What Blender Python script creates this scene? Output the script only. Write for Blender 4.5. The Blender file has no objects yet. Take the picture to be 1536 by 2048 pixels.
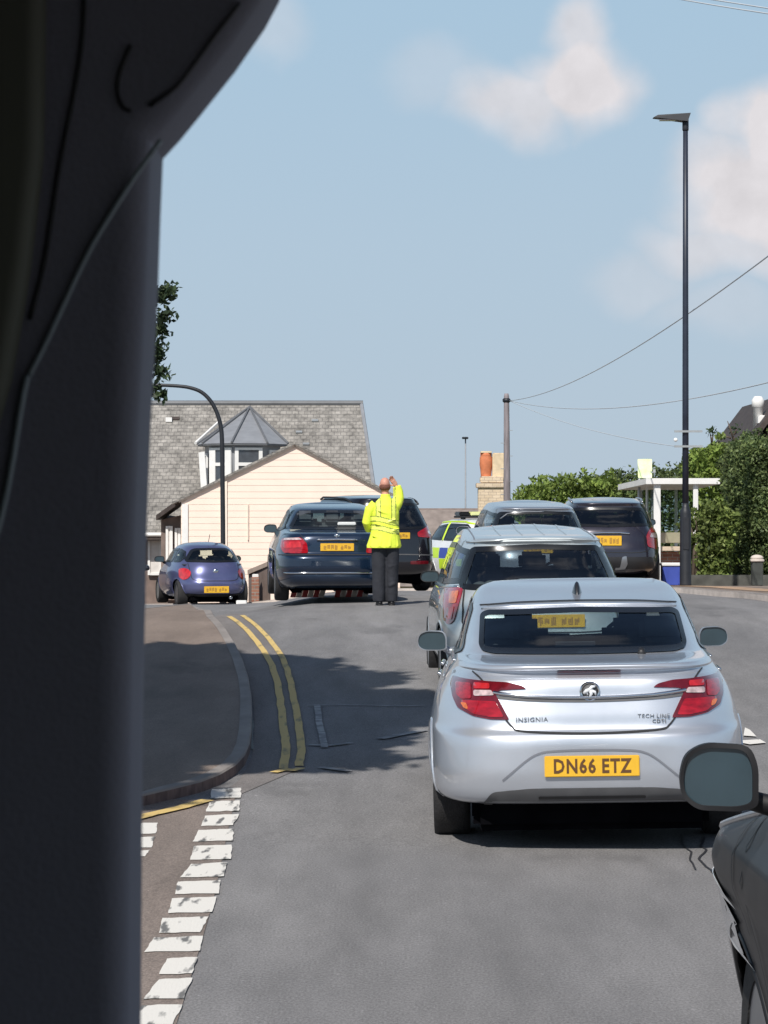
import bpy, bmesh, math, random
import numpy as np
from mathutils import Vector, Matrix
from mathutils.bvhtree import BVHTree
from mathutils.geometry import intersect_point_tri_2d
random.seed(7); np.random.seed(7)
R = math.radians
scene = bpy.context.scene
col = scene.collection

# ------------------------------------------------------------------ camera
EYE = 1.93; FPX = 5000.0
cam_d = bpy.data.cameras.new('camera'); cam = bpy.data.objects.new('camera', cam_d); col.objects.link(cam)
cam.location = (0, 0, EYE); cam.rotation_euler = (R(90), 0, 0)
cam_d.sensor_fit = 'HORIZONTAL'; cam_d.sensor_width = 36; cam_d.lens = FPX/1536*36
cam_d.clip_start = 0.05; cam_d.clip_end = 6000
cam_d.dof.use_dof = True; cam_d.dof.focus_distance = 19; cam_d.dof.aperture_fstop = 60
scene.camera = cam
scene.view_settings.view_transform = 'Standard'; scene.view_settings.look = 'None'
scene.view_settings.exposure = 0.0; scene.view_settings.gamma = 1.0
scene.render.film_transparent = False

# ------------------------------------------------------------------ light
SKY_S = 0.075
SUN_EL, SUN_AZ = 47.0, 19.0      # sun behind the camera, 19 degrees to the left
sd = bpy.data.lights.new('sun', 'SUN'); sd.energy = 4.6; sd.angle = R(0.53); sd.color = (1.0, 0.955, 0.885)
sun = bpy.data.objects.new('sun', sd); col.objects.link(sun); sun.location = (-20, -60, 60)
ldir = Vector((math.sin(R(SUN_AZ))*math.cos(R(SUN_EL)), math.cos(R(SUN_AZ))*math.cos(R(SUN_EL)), -math.sin(R(SUN_EL))))
sun.rotation_euler = ldir.to_track_quat('-Z', 'Y').to_euler()

w = bpy.data.worlds.new('World'); scene.world = w; w.use_nodes = True
nt = w.node_tree; nt.nodes.clear(); N = nt.nodes.new; L = nt.links.new
def math_node(tree, op, a, b=None, c=None, clamp=False):
    n = tree.nodes.new('ShaderNodeMath'); n.operation = op; n.use_clamp = clamp
    for i, v in enumerate((a, b, c)):
        if v is None: continue
        if isinstance(v, (int, float)): n.inputs[i].default_value = v
        else: tree.links.new(v, n.inputs[i])
    return n.outputs[0]
def smooth_node(tree, v, lo, hi):
    n = tree.nodes.new('ShaderNodeMapRange'); n.interpolation_type = 'SMOOTHSTEP'
    tree.links.new(v, n.inputs['Value']); n.inputs['From Min'].default_value = lo; n.inputs['From Max'].default_value = hi
    return n.outputs['Result']
sky = N('ShaderNodeTexSky'); sky.sky_type = 'NISHITA'; sky.sun_disc = False
sky.sun_elevation = R(SUN_EL); sky.sun_rotation = R(180 + SUN_AZ)
sky.air_density = 1.0; sky.dust_density = 0.6; sky.ozone_density = 1.6; sky.altitude = 100
hsv = N('ShaderNodeHueSaturation'); L(sky.outputs[0], hsv.inputs['Color'])
hsv.inputs['Saturation'].default_value = 1.0; hsv.inputs['Value'].default_value = 1.0
tint = N('ShaderNodeMix'); tint.data_type = 'RGBA'; tint.blend_type = 'MULTIPLY'; tint.inputs[0].default_value = 1.0
L(hsv.outputs[0], tint.inputs[6]); tint.inputs[7].default_value = (1.0, 1.0, 1.0, 1)
SKY_TINT = tint
tc = N('ShaderNodeTexCoord'); sep = N('ShaderNodeSeparateXYZ'); L(tc.outputs['Generated'], sep.inputs[0])
def fbm(scale, detail, rough, vec=None, off=(0, 0, 0)):
    mp = N('ShaderNodeMapping'); L(tc.outputs['Generated'], mp.inputs[0]); mp.inputs['Location'].default_value = off
    n = N('ShaderNodeTexNoise'); n.inputs['Scale'].default_value = scale; n.inputs['Detail'].default_value = detail
    n.inputs['Roughness'].default_value = rough; L(mp.outputs[0], n.inputs['Vector']); return n
yy = math_node(nt, 'MAXIMUM', sep.outputs['Y'], 0.05)
u = math_node(nt, 'DIVIDE', sep.outputs['X'], yy); v = math_node(nt, 'DIVIDE', sep.outputs['Z'], yy)
n1 = fbm(26, 4, .45); n2 = fbm(26, 4, .45, off=(3.1, 1.7, .4))
du = math_node(nt, 'MULTIPLY_ADD', n1.outputs[0], .036, -.018); dv = math_node(nt, 'MULTIPLY_ADD', n2.outputs[0], .036, -.018)
u2 = math_node(nt, 'ADD', u, du); v2 = math_node(nt, 'ADD', v, dv)
def blob(cx, cz, rx, rz, amp):
    a = math_node(nt, 'DIVIDE', math_node(nt, 'SUBTRACT', u2, cx), rx); b = math_node(nt, 'DIVIDE', math_node(nt, 'SUBTRACT', v2, cz), rz)
    d = math_node(nt, 'SQRT', math_node(nt, 'ADD', math_node(nt, 'MULTIPLY', a, a), math_node(nt, 'MULTIPLY', b, b)))
    m = nt.nodes.new('ShaderNodeMapRange'); m.interpolation_type = 'SMOOTHSTEP'; L(d, m.inputs['Value'])
    m.inputs['From Min'].default_value = 1.32; m.inputs['From Max'].default_value = .38; m.inputs['To Max'].default_value = amp
    return m.outputs['Result']
def PB(px, py, rx, ry, amp): return blob((px-768)/FPX, (1024-py)/FPX, rx/FPX, ry/FPX, amp)
acc = None
for b in (PB(1160, 165, 125, 100, 1.25), PB(1160, 70, 72, 90, .8), PB(1030, 200, 130, 85, .8), PB(900, 150, 110, 75, .22), PB(1540, 395, 185, 135, 1.35),
          PB(1470, 490, 180, 75, .7), PB(1560, 290, 115, 110, 1.4), PB(1290, 560, 130, 60, .3), PB(520, 60, 90, 60, .28), PB(1450, 620, 160, 60, .25)):
    acc = b if acc is None else math_node(nt, 'MAXIMUM', acc, b)
# scattered cloud over the rest of the dome
gn = fbm(2.6, 7, .55, off=(1.3, .2, 0)); gm = smooth_node(nt, gn.outputs[0], .56, .72)
away = math_node(nt, 'SUBTRACT', 1.0, smooth_node(nt, sep.outputs['Y'], .55, .9))
gm = math_node(nt, 'MULTIPLY', math_node(nt, 'MULTIPLY', gm, away), .6)
acc = math_node(nt, 'MAXIMUM', acc, gm, clamp=True)
n3 = fbm(60, 6, .55, off=(.6, 2, 1)); shade = nt.nodes.new('ShaderNodeMapRange'); L(n3.outputs[0], shade.inputs['Value'])
shade.inputs['From Min'].default_value = .3; shade.inputs['From Max'].default_value = .7; shade.inputs['To Min'].default_value = .9; shade.inputs['To Max'].default_value = 1.04
cc = N('ShaderNodeMix'); cc.data_type = 'RGBA'; cc.blend_type = 'MULTIPLY'; cc.inputs[0].default_value = 1
CLOUD = cc; cc.inputs[6].default_value = (.76/SKY_S, .735/SKY_S, .76/SKY_S, 1); L(shade.outputs[0], cc.inputs[7])
mx = N('ShaderNodeMix'); mx.data_type = 'RGBA'; L(acc, mx.inputs[0])
# pale summer haze low in the sky
el = sep.outputs['Z']
hz = N('ShaderNodeValToRGB'); L(math_node(nt, 'MULTIPLY', el, 4.0), hz.inputs[0]); er = hz.color_ramp.elements
er[0].position = 0.0; er[0].color = (.458, .560, .670, 1); er[1].position = .95; er[1].color = (.395, .575, .735, 1)
e_ = er.new(.42); e_.color = (.450, .580, .705, 1)
hs_ = N('ShaderNodeMix'); hs_.data_type = 'RGBA'; hs_.blend_type = 'MULTIPLY'; hs_.inputs[0].default_value = 1; L(hz.outputs[0], hs_.inputs[6]); hs_.inputs[7].default_value = (1/SKY_S,)*3+(1,)
hs_.clamp_result = False
hm = N('ShaderNodeMix'); hm.data_type = 'RGBA'; L(math_node(nt, 'SUBTRACT', .93, math_node(nt, 'MULTIPLY', smooth_node(nt, el, .2, .55), .93)), hm.inputs[0])
L(tint.outputs[2], hm.inputs[6]); L(hs_.outputs[2], hm.inputs[7])
L(hm.outputs[2], mx.inputs[6]); L(cc.outputs[2], mx.inputs[7])
bg = N('ShaderNodeBackground'); bg.inputs['Strength'].default_value = SKY_S; L(mx.outputs[2], bg.inputs['Color'])
wo = N('ShaderNodeOutputWorld'); L(bg.outputs[0], wo.inputs['Surface'])

# ------------------------------------------------------------------ helpers
def tag(o, label=None, cat=None, group=None, kind=None):
    if label: o['label'] = label
    if cat: o['category'] = cat
    if group: o['group'] = group
    if kind: o['kind'] = kind
    return o
def empty(name, loc=(0, 0, 0), rot=(0, 0, 0), **k):
    o = bpy.data.objects.new(name, None); col.objects.link(o); o.location = loc; o.rotation_euler = rot
    o.empty_display_size = .3; return tag(o, **k)
def mesh_obj(name, verts, faces, mat, parent=None, smooth=False, mats=None, fmat=None):
    me = bpy.data.meshes.new(name); me.from_pydata([tuple(v) for v in verts], [], faces)
    for m in (mats or [mat]): me.materials.append(m)
    if fmat is not None: me.polygons.foreach_set('material_index', fmat)
    if smooth: me.polygons.foreach_set('use_smooth', [True]*len(me.polygons))
    me.update(); o = bpy.data.objects.new(name, me); col.objects.link(o)
    if parent: o.parent = parent
    return o
class MB:
    def __init__(s): s.v = []; s.f = []
    def add(s, vs, fs):
        b = len(s.v); s.v += [tuple(x) for x in vs]; s.f += [tuple(i+b for i in f) for f in fs]; return s
    def box(s, c, h, rot=None, bev=0.0):
        bm = bmesh.new(); bmesh.ops.create_cube(bm, size=2)
        for q in bm.verts: q.co = Vector((q.co.x*h[0], q.co.y*h[1], q.co.z*h[2]))
        if bev: bmesh.ops.bevel(bm, geom=bm.edges[:], offset=bev, segments=2, affect='EDGES')
        M = Matrix.Translation(c) @ (rot.to_4x4() if rot is not None else Matrix.Identity(4))
        bm.transform(M); bm.verts.ensure_lookup_table(); bm.verts.index_update()
        s.add([q.co[:] for q in bm.verts], [[q.index for q in f.verts] for f in bm.faces]); bm.free(); return s
    def tube(s, pts, r, n=10, caps=True):
        pts = [Vector(p) for p in pts]; rs = r if isinstance(r, (list, tuple)) else [r]*len(pts)
        b = len(s.v); up = None
        for i, p in enumerate(pts):
            t = (pts[min(i+1, len(pts)-1)] - pts[max(i-1, 0)]).normalized()
            if up is None: up = t.orthogonal().normalized()
            up = (up - t*up.dot(t)).normalized(); sd_ = t.cross(up)
            for k in range(n):
                a = 2*math.pi*k/n; s.v.append(tuple(p + (up*math.cos(a)+sd_*math.sin(a))*rs[i]))
        for i in range(len(pts)-1):
            for k in range(n):
                s.f.append((b+i*n+k, b+i*n+(k+1) % n, b+(i+1)*n+(k+1) % n, b+(i+1)*n+k))
        if caps: s.f.append(tuple(b+k for k in reversed(range(n)))); s.f.append(tuple(b+(len(pts)-1)*n+k for k in range(n)))
        return s
    def lathe(s, prof, c, axis='z', n=32, close=False):
        b = len(s.v)
        for (r, h) in prof:
            for k in range(n):
                a = 2*math.pi*k/n; x, y = r*math.cos(a), r*math.sin(a)
                p = {'z': (x, y, h), 'x': (h, x, y), 'y': (x, h, y)}[axis]
                s.v.append((c[0]+p[0], c[1]+p[1], c[2]+p[2]))
        m = len(prof)
        for i in range(m if close else m-1):
            j = (i+1) % m
            for k in range(n): s.f.append((b+i*n+k, b+i*n+(k+1) % n, b+j*n+(k+1) % n, b+j*n+k))
        if not close:
            s.f.append(tuple(b+k for k in range(n))); s.f.append(tuple(b+(m-1)*n+k for k in range(n)))
        return s
    def prism(s, poly, vec):
        n = len(poly); vec = Vector(vec); a = [Vector(p) for p in poly]
        return s.add(a + [p+vec for p in a], [tuple(range(n)), tuple(reversed(range(n, 2*n)))] + [(i, i+n, (i+1) % n+n, (i+1) % n) for i in range(n)])
    def ellipsoid(s, c, h, nu=20, nv=12, rot=None):
        vs = []; M = rot if rot is not None else Matrix.Identity(3)
        for j in range(nv+1):
            ph = math.pi*j/nv
            for i in range(nu):
                th = 2*math.pi*i/nu
                vs.append(Vector(c) + M @ Vector((h[0]*math.sin(ph)*math.cos(th), h[1]*math.sin(ph)*math.sin(th), h[2]*math.cos(ph))))
        fs = [(j*nu+i, (j+1)*nu+i, (j+1)*nu+(i+1) % nu, j*nu+(i+1) % nu) for j in range(nv) for i in range(nu)]
        return s.add(vs, fs)
    def build(s, name, mat, parent=None, smooth=False, fix=True):
        o = mesh_obj(name, s.v, s.f, mat, parent, smooth)
        if fix:
            bm = bmesh.new(); bm.from_mesh(o.data); bmesh.ops.remove_doubles(bm, verts=bm.verts, dist=1e-6)
            bmesh.ops.recalc_face_normals(bm, faces=bm.faces); bm.to_mesh(o.data); bm.free()
        return o
def auto_smooth(o, ang=35):
    o.data.polygons.foreach_set('use_smooth', [True]*len(o.data.polygons))
    bm = bmesh.new(); bm.from_mesh(o.data)
    for e in bm.edges:
        if len(e.link_faces) == 2 and e.calc_face_angle(0) > R(ang): e.smooth = False
    bm.to_mesh(o.data); bm.free(); return o
def pchip(pts):
    x = [p[0] for p in pts]; y = [p[1] for p in pts]; n = len(x)
    h = [x[i+1]-x[i] for i in range(n-1)]; d = [(y[i+1]-y[i])/h[i] for i in range(n-1)]; m = [0.0]*n
    m[0] = d[0]; m[-1] = d[-1]
    for i in range(1, n-1):
        if d[i-1]*d[i] > 0:
            w1 = 2*h[i]+h[i-1]; w2 = h[i]+2*h[i-1]; m[i] = (w1+w2)/(w1/d[i-1]+w2/d[i])
    def f(t):
        if t <= x[0]: return y[0]
        if t >= x[-1]: return y[-1]
        i = 0
        while t > x[i+1]: i += 1
        s_ = (t-x[i])/h[i]; a = s_*s_*(3-2*s_)
        return (1-a)*y[i] + a*y[i+1] + h[i]*(s_*(1-s_)**2*m[i] - s_*s_*(1-s_)*m[i+1])
    return f
def sstep(a, b, t):
    t = min(1, max(0, (t-a)/(b-a))); return t*t*(3-2*t)
def inside(p, poly):
    x, y = p; r = False; n = len(poly)
    for i in range(n):
        x1, y1 = poly[i]; x2, y2 = poly[i-1]
        if (y1 > y) != (y2 > y) and x < (x2-x1)*(y-y1)/(y2-y1)+x1: r = not r
    return r
def roundpoly(poly, r, seg=5):
    out = []; n = len(poly)
    rr = r if isinstance(r, (list, tuple)) else [r]*n
    for i in range(n):
        p = Vector(poly[i]); a = Vector(poly[i-1]); b = Vector(poly[(i+1) % n]); ri = rr[i]
        da = (a-p); db = (b-p); k = min(ri, da.length*.45, db.length*.45)
        p0 = p+da.normalized()*k; p1 = p+db.normalized()*k
        for s_ in range(seg+1):
            t = s_/seg; out.append(tuple((1-t)**2*p0 + 2*t*(1-t)*p + t*t*p1))
    return out
def inset(poly, d):
    n = len(poly); A = sum(poly[i-1][0]*poly[i][1]-poly[i][0]*poly[i-1][1] for i in range(n)); sg = 1 if A > 0 else -1
    out = []
    for i in range(n):
        a, p, b = Vector(poly[i-1]), Vector(poly[i]), Vector(poly[(i+1) % n])
        e1 = (p-a); e2 = (b-p)
        e1 = e1.normalized() if e1.length > 1e-9 else e2.normalized(); e2 = e2.normalized() if e2.length > 1e-9 else e1
        nn = Vector((-(e1.y+e2.y), e1.x+e2.x)); nn = nn.normalized()*sg
        out.append(tuple(p+nn*d))
    return out
def fill2d(poly, sx, sy):
    bm = bmesh.new(); bm.faces.new([bm.verts.new((p[0], p[1], 0)) for p in poly])
    xs = [p[0] for p in poly]; ys = [p[1] for p in poly]
    for ax, lo, hi, st in ((0, min(xs), max(xs), sx), (1, min(ys), max(ys), sy)):
        k = math.floor(lo/st)+1
        while k*st < hi-1e-6:
            co = [0, 0, 0]; no = [0, 0, 0]; co[ax] = k*st; no[ax] = 1
            bmesh.ops.bisect_plane(bm, geom=bm.verts[:]+bm.edges[:]+bm.faces[:], dist=1e-6, plane_co=co, plane_no=no); k += 1
    bmesh.ops.triangulate(bm, faces=[f for f in bm.faces if len(f.verts) > 4])
    bmesh.ops.recalc_face_normals(bm, faces=bm.faces)
    bm.verts.index_update(); bm.verts.ensure_lookup_table()
    if bm.faces and sum(f.normal.z for f in bm.faces) < 0:
        bmesh.ops.reverse_faces(bm, faces=bm.faces[:])
    V = [(q.co.x, q.co.y) for q in bm.verts]; F = [[q.index for q in f.verts] for f in bm.faces]
    B = [(e.verts[0].index, e.verts[1].index) for e in bm.edges if len(e.link_faces) == 1]
    bm.free(); return V, F, B

# ------------------------------------------------------------------ materials
def new_mat(name):
    m = bpy.data.materials.new(name); m.use_nodes = True; return m, m.node_tree, m.node_tree.nodes['Principled BSDF']
def mat(name, c, rough=.6, metal=0.0, coat=0.0, var=.12, scale=6.0, bump=0.0, bscale=60, spec=.5, emit=None, c2=None, thr=None, rvar=0.0, coord='Object', stretch=None, detail=6):
    m, t, p = new_mat(name)
    p.inputs['Roughness'].default_value = rough; p.inputs['Metallic'].default_value = metal
    p.inputs['Coat Weight'].default_value = coat; p.inputs['Coat Roughness'].default_value = .04
    p.inputs['Specular IOR Level'].default_value = spec
    co = t.nodes.new('ShaderNodeTexCoord'); vec = co.outputs[coord]
    if stretch:
        mp = t.nodes.new('ShaderNodeMapping'); mp.inputs['Scale'].default_value = stretch; t.links.new(vec, mp.inputs[0]); vec = mp.outputs[0]
    n = t.nodes.new('ShaderNodeTexNoise'); n.inputs['Scale'].default_value = scale; n.inputs['Detail'].default_value = detail; t.links.new(vec, n.inputs['Vector'])
    r = t.nodes.new('ShaderNodeValToRGB'); t.links.new(n.outputs[0], r.inputs[0])
    if c2 is None:
        a = tuple(max(0, x*(1-var)) for x in c); b = tuple(min(1, x*(1+var)) for x in c)
        r.color_ramp.elements[0].position = .3; r.color_ramp.elements[1].position = .7
    else:
        a, b = c, c2; lo, hi = thr or (.4, .6)
        r.color_ramp.elements[0].position = lo; r.color_ramp.elements[1].position = hi
    r.color_ramp.elements[0].color = (*a, 1); r.color_ramp.elements[1].color = (*b, 1)
    t.links.new(r.outputs[0], p.inputs['Base Color'])
    if rvar:
        mr = t.nodes.new('ShaderNodeMapRange'); t.links.new(n.outputs[0], mr.inputs['Value'])
        mr.inputs['From Min'].default_value = .3; mr.inputs['From Max'].default_value = .7
        mr.inputs['To Min'].default_value = max(.02, rough-rvar); mr.inputs['To Max'].default_value = min(1, rough+rvar); t.links.new(mr.outputs[0], p.inputs['Roughness'])
    if bump:
        n2_ = t.nodes.new('ShaderNodeTexNoise'); n2_.inputs['Scale'].default_value = bscale; n2_.inputs['Detail'].default_value = 4; t.links.new(vec, n2_.inputs['Vector'])
        bp = t.nodes.new('ShaderNodeBump'); bp.inputs['Strength'].default_value = bump; bp.inputs['Distance'].default_value = .02
        t.links.new(n2_.outputs[0], bp.inputs['Height']); t.links.new(bp.outputs[0], p.inputs['Normal'])
    if emit: p.inputs['Emission Color'].default_value = (*emit[0], 1); p.inputs['Emission Strength'].default_value = emit[1]
    return m
def glass_mat(name, tintc=(.55, .6, .6), refl=1.0, rough=.03):
    m = bpy.data.materials.new(name); m.use_nodes = True; t = m.node_tree; t.nodes.clear()
    tr = t.nodes.new('ShaderNodeBsdfTransparent'); tr.inputs[0].default_value = (*tintc, 1)
    gl = t.nodes.new('ShaderNodeBsdfGlossy'); gl.inputs['Roughness'].default_value = rough; gl.inputs[0].default_value = (.9*refl, .93*refl, .95*refl, 1)
    ge = t.nodes.new('ShaderNodeNewGeometry'); dt_ = t.nodes.new('ShaderNodeVectorMath'); dt_.operation = 'DOT_PRODUCT'; t.links.new(ge.outputs['Incoming'], dt_.inputs[0])
    co = t.nodes.new('ShaderNodeTexCoord'); nz = t.nodes.new('ShaderNodeTexNoise'); nz.inputs['Scale'].default_value = 3; t.links.new(co.outputs['Object'], nz.inputs['Vector'])
    bp = t.nodes.new('ShaderNodeBump'); bp.inputs['Strength'].default_value = .08; bp.inputs['Distance'].default_value = .05; t.links.new(nz.outputs[0], bp.inputs['Height'])
    t.links.new(bp.outputs[0], dt_.inputs[1]); t.links.new(bp.outputs[0], gl.inputs['Normal'])
    c_ = math_node(t, 'ABSOLUTE', dt_.outputs['Value']); F0 = math_node(t, 'MULTIPLY_ADD', math_node(t, 'POWER', math_node(t, 'SUBTRACT', 1.0, c_, clamp=True), 5.0), .89, .11, clamp=True)
    mx_ = t.nodes.new('ShaderNodeMixShader'); t.links.new(F0, mx_.inputs[0]); t.links.new(tr.outputs[0], mx_.inputs[1]); t.links.new(gl.outputs[0], mx_.inputs[2])
    o = t.nodes.new('ShaderNodeOutputMaterial'); t.links.new(mx_.outputs[0], o.inputs[0]); return m
def paint(name, c, metal=.6, rough=.33, coat=1.0, flake=.05):
    m = mat(name, c, rough=rough, metal=metal, coat=coat, var=flake, scale=2.2, rvar=.05)
    t = m.node_tree; p = t.nodes['Principled BSDF']; co = t.nodes.new('ShaderNodeTexCoord')
    nz = t.nodes.new('ShaderNodeTexNoise'); nz.inputs['Scale'].default_value = 1.6; nz.inputs['Detail'].default_value = 2; t.links.new(co.outputs['Object'], nz.inputs['Vector'])
    bp = t.nodes.new('ShaderNodeBump'); bp.inputs['Strength'].default_value = .12; bp.inputs['Distance'].default_value = .02
    t.links.new(nz.outputs[0], bp.inputs['Height']); t.links.new(bp.outputs[0], p.inputs['Normal']); return m
def asphalt(name, c, c_patch, fine=.35):
    m, t, p = new_mat(name); p.inputs['Roughness'].default_value = .88; p.inputs['Specular IOR Level'].default_value = .3
    co = t.nodes.new('ShaderNodeTexCoord')
    def nz(s, d, st=None, rg=.5):
        v_ = co.outputs['Object']
        if st: mp = t.nodes.new('ShaderNodeMapping'); mp.inputs['Scale'].default_value = st; t.links.new(v_, mp.inputs[0]); v_ = mp.outputs[0]
        n = t.nodes.new('ShaderNodeTexNoise'); n.inputs['Scale'].default_value = s; n.inputs['Detail'].default_value = d; n.inputs['Roughness'].default_value = rg; t.links.new(v_, n.inputs['Vector']); return n.outputs[0]
    big = nz(.9, 5, (1, .35, 1)); fn = nz(90, 3, (1, .5, 1), .7); tr_ = nz(1.3, 3, (1, .03, 1))
    r = t.nodes.new('ShaderNodeValToRGB'); t.links.new(big, r.inputs[0]); r.color_ramp.elements[0].position = .35; r.color_ramp.elements[1].position = .68
    r.color_ramp.elements[0].color = (*c, 1); r.color_ramp.elements[1].color = (*c_patch, 1)
    mr = t.nodes.new('ShaderNodeMapRange'); t.links.new(fn, mr.inputs['Value']); mr.inputs['From Min'].default_value = .3; mr.inputs['From Max'].default_value = .7
    mr.inputs['To Min'].default_value = 1-fine; mr.inputs['To Max'].default_value = 1+fine
    mr2 = t.nodes.new('ShaderNodeMapRange'); t.links.new(tr_, mr2.inputs['Value']); mr2.inputs['From Min'].default_value = .3; mr2.inputs['From Max'].default_value = .7
    mr2.inputs['To Min'].default_value = .88; mr2.inputs['To Max'].default_value = 1.1
    sp_ = nz(3.2, 7, (1, .22, 1), .62); mr3 = t.nodes.new('ShaderNodeMapRange'); t.links.new(sp_, mr3.inputs['Value']); mr3.inputs['From Min'].default_value = .32; mr3.inputs['From Max'].default_value = .68
    mr3.inputs['To Min'].default_value = .86; mr3.inputs['To Max'].default_value = 1.13
    lg = nz(28, 2, None, .5); mr4 = t.nodes.new('ShaderNodeMapRange'); t.links.new(lg, mr4.inputs['Value']); mr4.inputs['From Min'].default_value = .68; mr4.inputs['From Max'].default_value = .76
    mr4.inputs['To Min'].default_value = 1.0; mr4.inputs['To Max'].default_value = 1.5
    st_ = nz(.8, 4, (1, .5, 1), .6); mr5 = t.nodes.new('ShaderNodeMapRange'); mr5.interpolation_type = 'SMOOTHSTEP'; t.links.new(st_, mr5.inputs['Value']); mr5.inputs['From Min'].default_value = .60; mr5.inputs['From Max'].default_value = .70
    mr5.inputs['To Min'].default_value = 1.0; mr5.inputs['To Max'].default_value = .80
    f = math_node(t, 'MULTIPLY', math_node(t, 'MULTIPLY', mr.outputs[0], mr2.outputs[0]), math_node(t, 'MULTIPLY', math_node(t, 'MULTIPLY', mr3.outputs[0], mr4.outputs[0]), mr5.outputs[0]))
    mm = t.nodes.new('ShaderNodeMix'); mm.data_type = 'RGBA'; mm.blend_type = 'MULTIPLY'; mm.inputs[0].default_value = 1
    t.links.new(r.outputs[0], mm.inputs[6]); t.links.new(f, mm.inputs[7]); t.links.new(mm.outputs[2], p.inputs['Base Color'])
    bp = t.nodes.new('ShaderNodeBump'); bp.inputs['Strength'].default_value = .5; bp.inputs['Distance'].default_value = .006
    t.links.new(fn, bp.inputs['Height']); t.links.new(bp.outputs[0], p.inputs['Normal']); return m
M = {}
M['asphalt'] = asphalt('asphalt', (.185, .180, .182), (.215, .208, .208))
M['side_asphalt'] = asphalt('side_asphalt', (.20, .165, .145), (.235, .19, .165))
M['pave'] = asphalt('pavement_asphalt', (.19, .148, .122), (.25, .198, .165), .22)
M['gutter'] = asphalt('gutter_asphalt', (.18, .165, .16), (.22, .2, .19), .3)
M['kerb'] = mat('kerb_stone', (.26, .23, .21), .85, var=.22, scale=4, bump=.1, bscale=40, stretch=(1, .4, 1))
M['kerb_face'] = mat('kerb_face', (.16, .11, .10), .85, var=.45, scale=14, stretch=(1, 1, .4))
M['ground'] = mat('ground_grass', (.09, .11, .05), .95, var=.4, scale=.4)
M['white_line'] = mat('white_road_paint', (.16, .155, .15), .75, c2=(.74, .71, .66), thr=(.35, .43), scale=9, bump=.15, bscale=70, detail=8, stretch=(1.6, .3, 1))
M['yellow_line'] = mat('yellow_road_paint', (.28, .22, .12), .75, c2=(.66, .47, .17), thr=(.30, .46), scale=9, bump=.15, bscale=70, detail=6, stretch=(1.4, .22, 1))
M['thin_line'] = mat('worn_paint_and_streak', (.20, .20, .21), .8, c2=(.40, .40, .40), thr=(.42, .62), scale=7, detail=9)
M['tar'] = mat('tar_seal', (.035, .035, .04), .5, var=.3, scale=20)
M['rubber'] = mat('tyre_rubber', (.022, .021, .022), .82, var=.3, scale=18, bump=.3, bscale=90)
M['black_plastic'] = mat('black_plastic', (.018, .018, .02), .5, var=.2)
M['grey_plastic'] = mat('grey_plastic', (.10, .10, .105), .6, var=.15)
M['under'] = mat('underbody_shade', (.004, .004, .005), 1.0, var=.3, spec=0)  # black without specular, deep shade under the car put into the colour
M['interior'] = mat('car_interior', (.05, .058, .075), .85, var=.25, scale=10)
M['interior_light'] = mat('car_interior_light', (.18, .19, .18), .85, var=.2, scale=10)
M['beige'] = mat('beige_leather', (.42, .40, .33), .6, var=.12, scale=9)
M['chrome'] = mat('chrome_trim', (.72, .73, .75), .12, metal=1, var=.05)
M['rim'] = mat('alloy_rim', (.42, .43, .45), .3, metal=.9, var=.1)
M['frit'] = mat('window_border', (.010, .011, .013), .25, var=.1)
M['crease_shade'] = mat('panel_crease_shade', (.22, .23, .26), .5, metal=.3, var=.05)  # darker silver that paints in the shade of creases and grooves
M['shut'] = mat('panel_gap', (.02, .02, .022), .8, var=.1)
M['glass'] = glass_mat('car_glass', (.50, .56, .58)); M['glass_dark'] = glass_mat('tinted_glass', (.14, .17, .19)); M['glass_clear'] = glass_mat('clear_glass', (.86, .92, .86), .8)
M['glass_clear2'] = glass_mat('car_glass_lighter', (.68, .76, .76), .9)
M['mirror'] = mat('mirror_glass', (.032, .058, .074), .12, metal=0, var=.15, spec=1.0, scale=5)  # teal base colour paints in what the mirror would reflect
M['silver'] = paint('silver_paint', (.60, .63, .69), .62, .36)
M['silver2'] = paint('champagne_silver_paint', (.58, .62, .63), .5, .38)
M['grey_paint'] = paint('grey_paint', (.30, .32, .36), .55, .34)
M['navy'] = paint('navy_paint', (.008, .022, .052), .35, .25)
M['black'] = paint('black_paint', (.012, .011, .016), .3, .22)
M['plum'] = paint('dark_plum_paint', (.030, .028, .042), .35, .25)
M['violet'] = paint('violet_blue_paint', (.12, .13, .27), .5, .32)
M['graphite'] = paint('graphite_paint', (.030, .031, .035), .4, .25)
M['near_paint'] = paint('near_dark_paint', (.007, .007, .009), .0, .5, coat=.08)
M['white_paint'] = paint('white_paint', (.75, .76, .76), 0, .3)
M['hivis_paint'] = mat('yellow_marking_film', (.55, .78, .02), .4, coat=.4, var=.05)
M['blue_film'] = mat('blue_marking_film', (.02, .05, .35), .4, coat=.4, var=.05)
M['plate_y'] = mat('yellow_plate', (.80, .46, .035), .4, var=.05, scale=20)
M['plate_ink_soft'] = mat('faded_plate_letters', (.42, .22, .04), .5, var=.05)
M['plate_ink'] = mat('plate_letters', (.12, .055, .02), .5, var=.05)
M['red'] = mat('red_lens', (.33, .006, .014), .12, coat=1, var=.35, scale=16, stretch=(1, 1, 3))
M['red_dark'] = mat('dark_red_lens', (.13, .006, .012), .15, coat=1, var=.3, scale=18)
M['red_bright'] = mat('bright_red_lens', (.52, .02, .025), .2, coat=1, var=.3, scale=16)
M['orange'] = mat('amber_lens', (.68, .16, .03), .15, coat=1, var=.3, scale=25)
M['clear_lens'] = mat('clear_lens', (.55, .42, .42), .12, coat=1, var=.35, scale=30)
M['white_lens'] = mat('white_lens', (.8, .82, .85), .12, coat=1, var=.1, scale=30)

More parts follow.
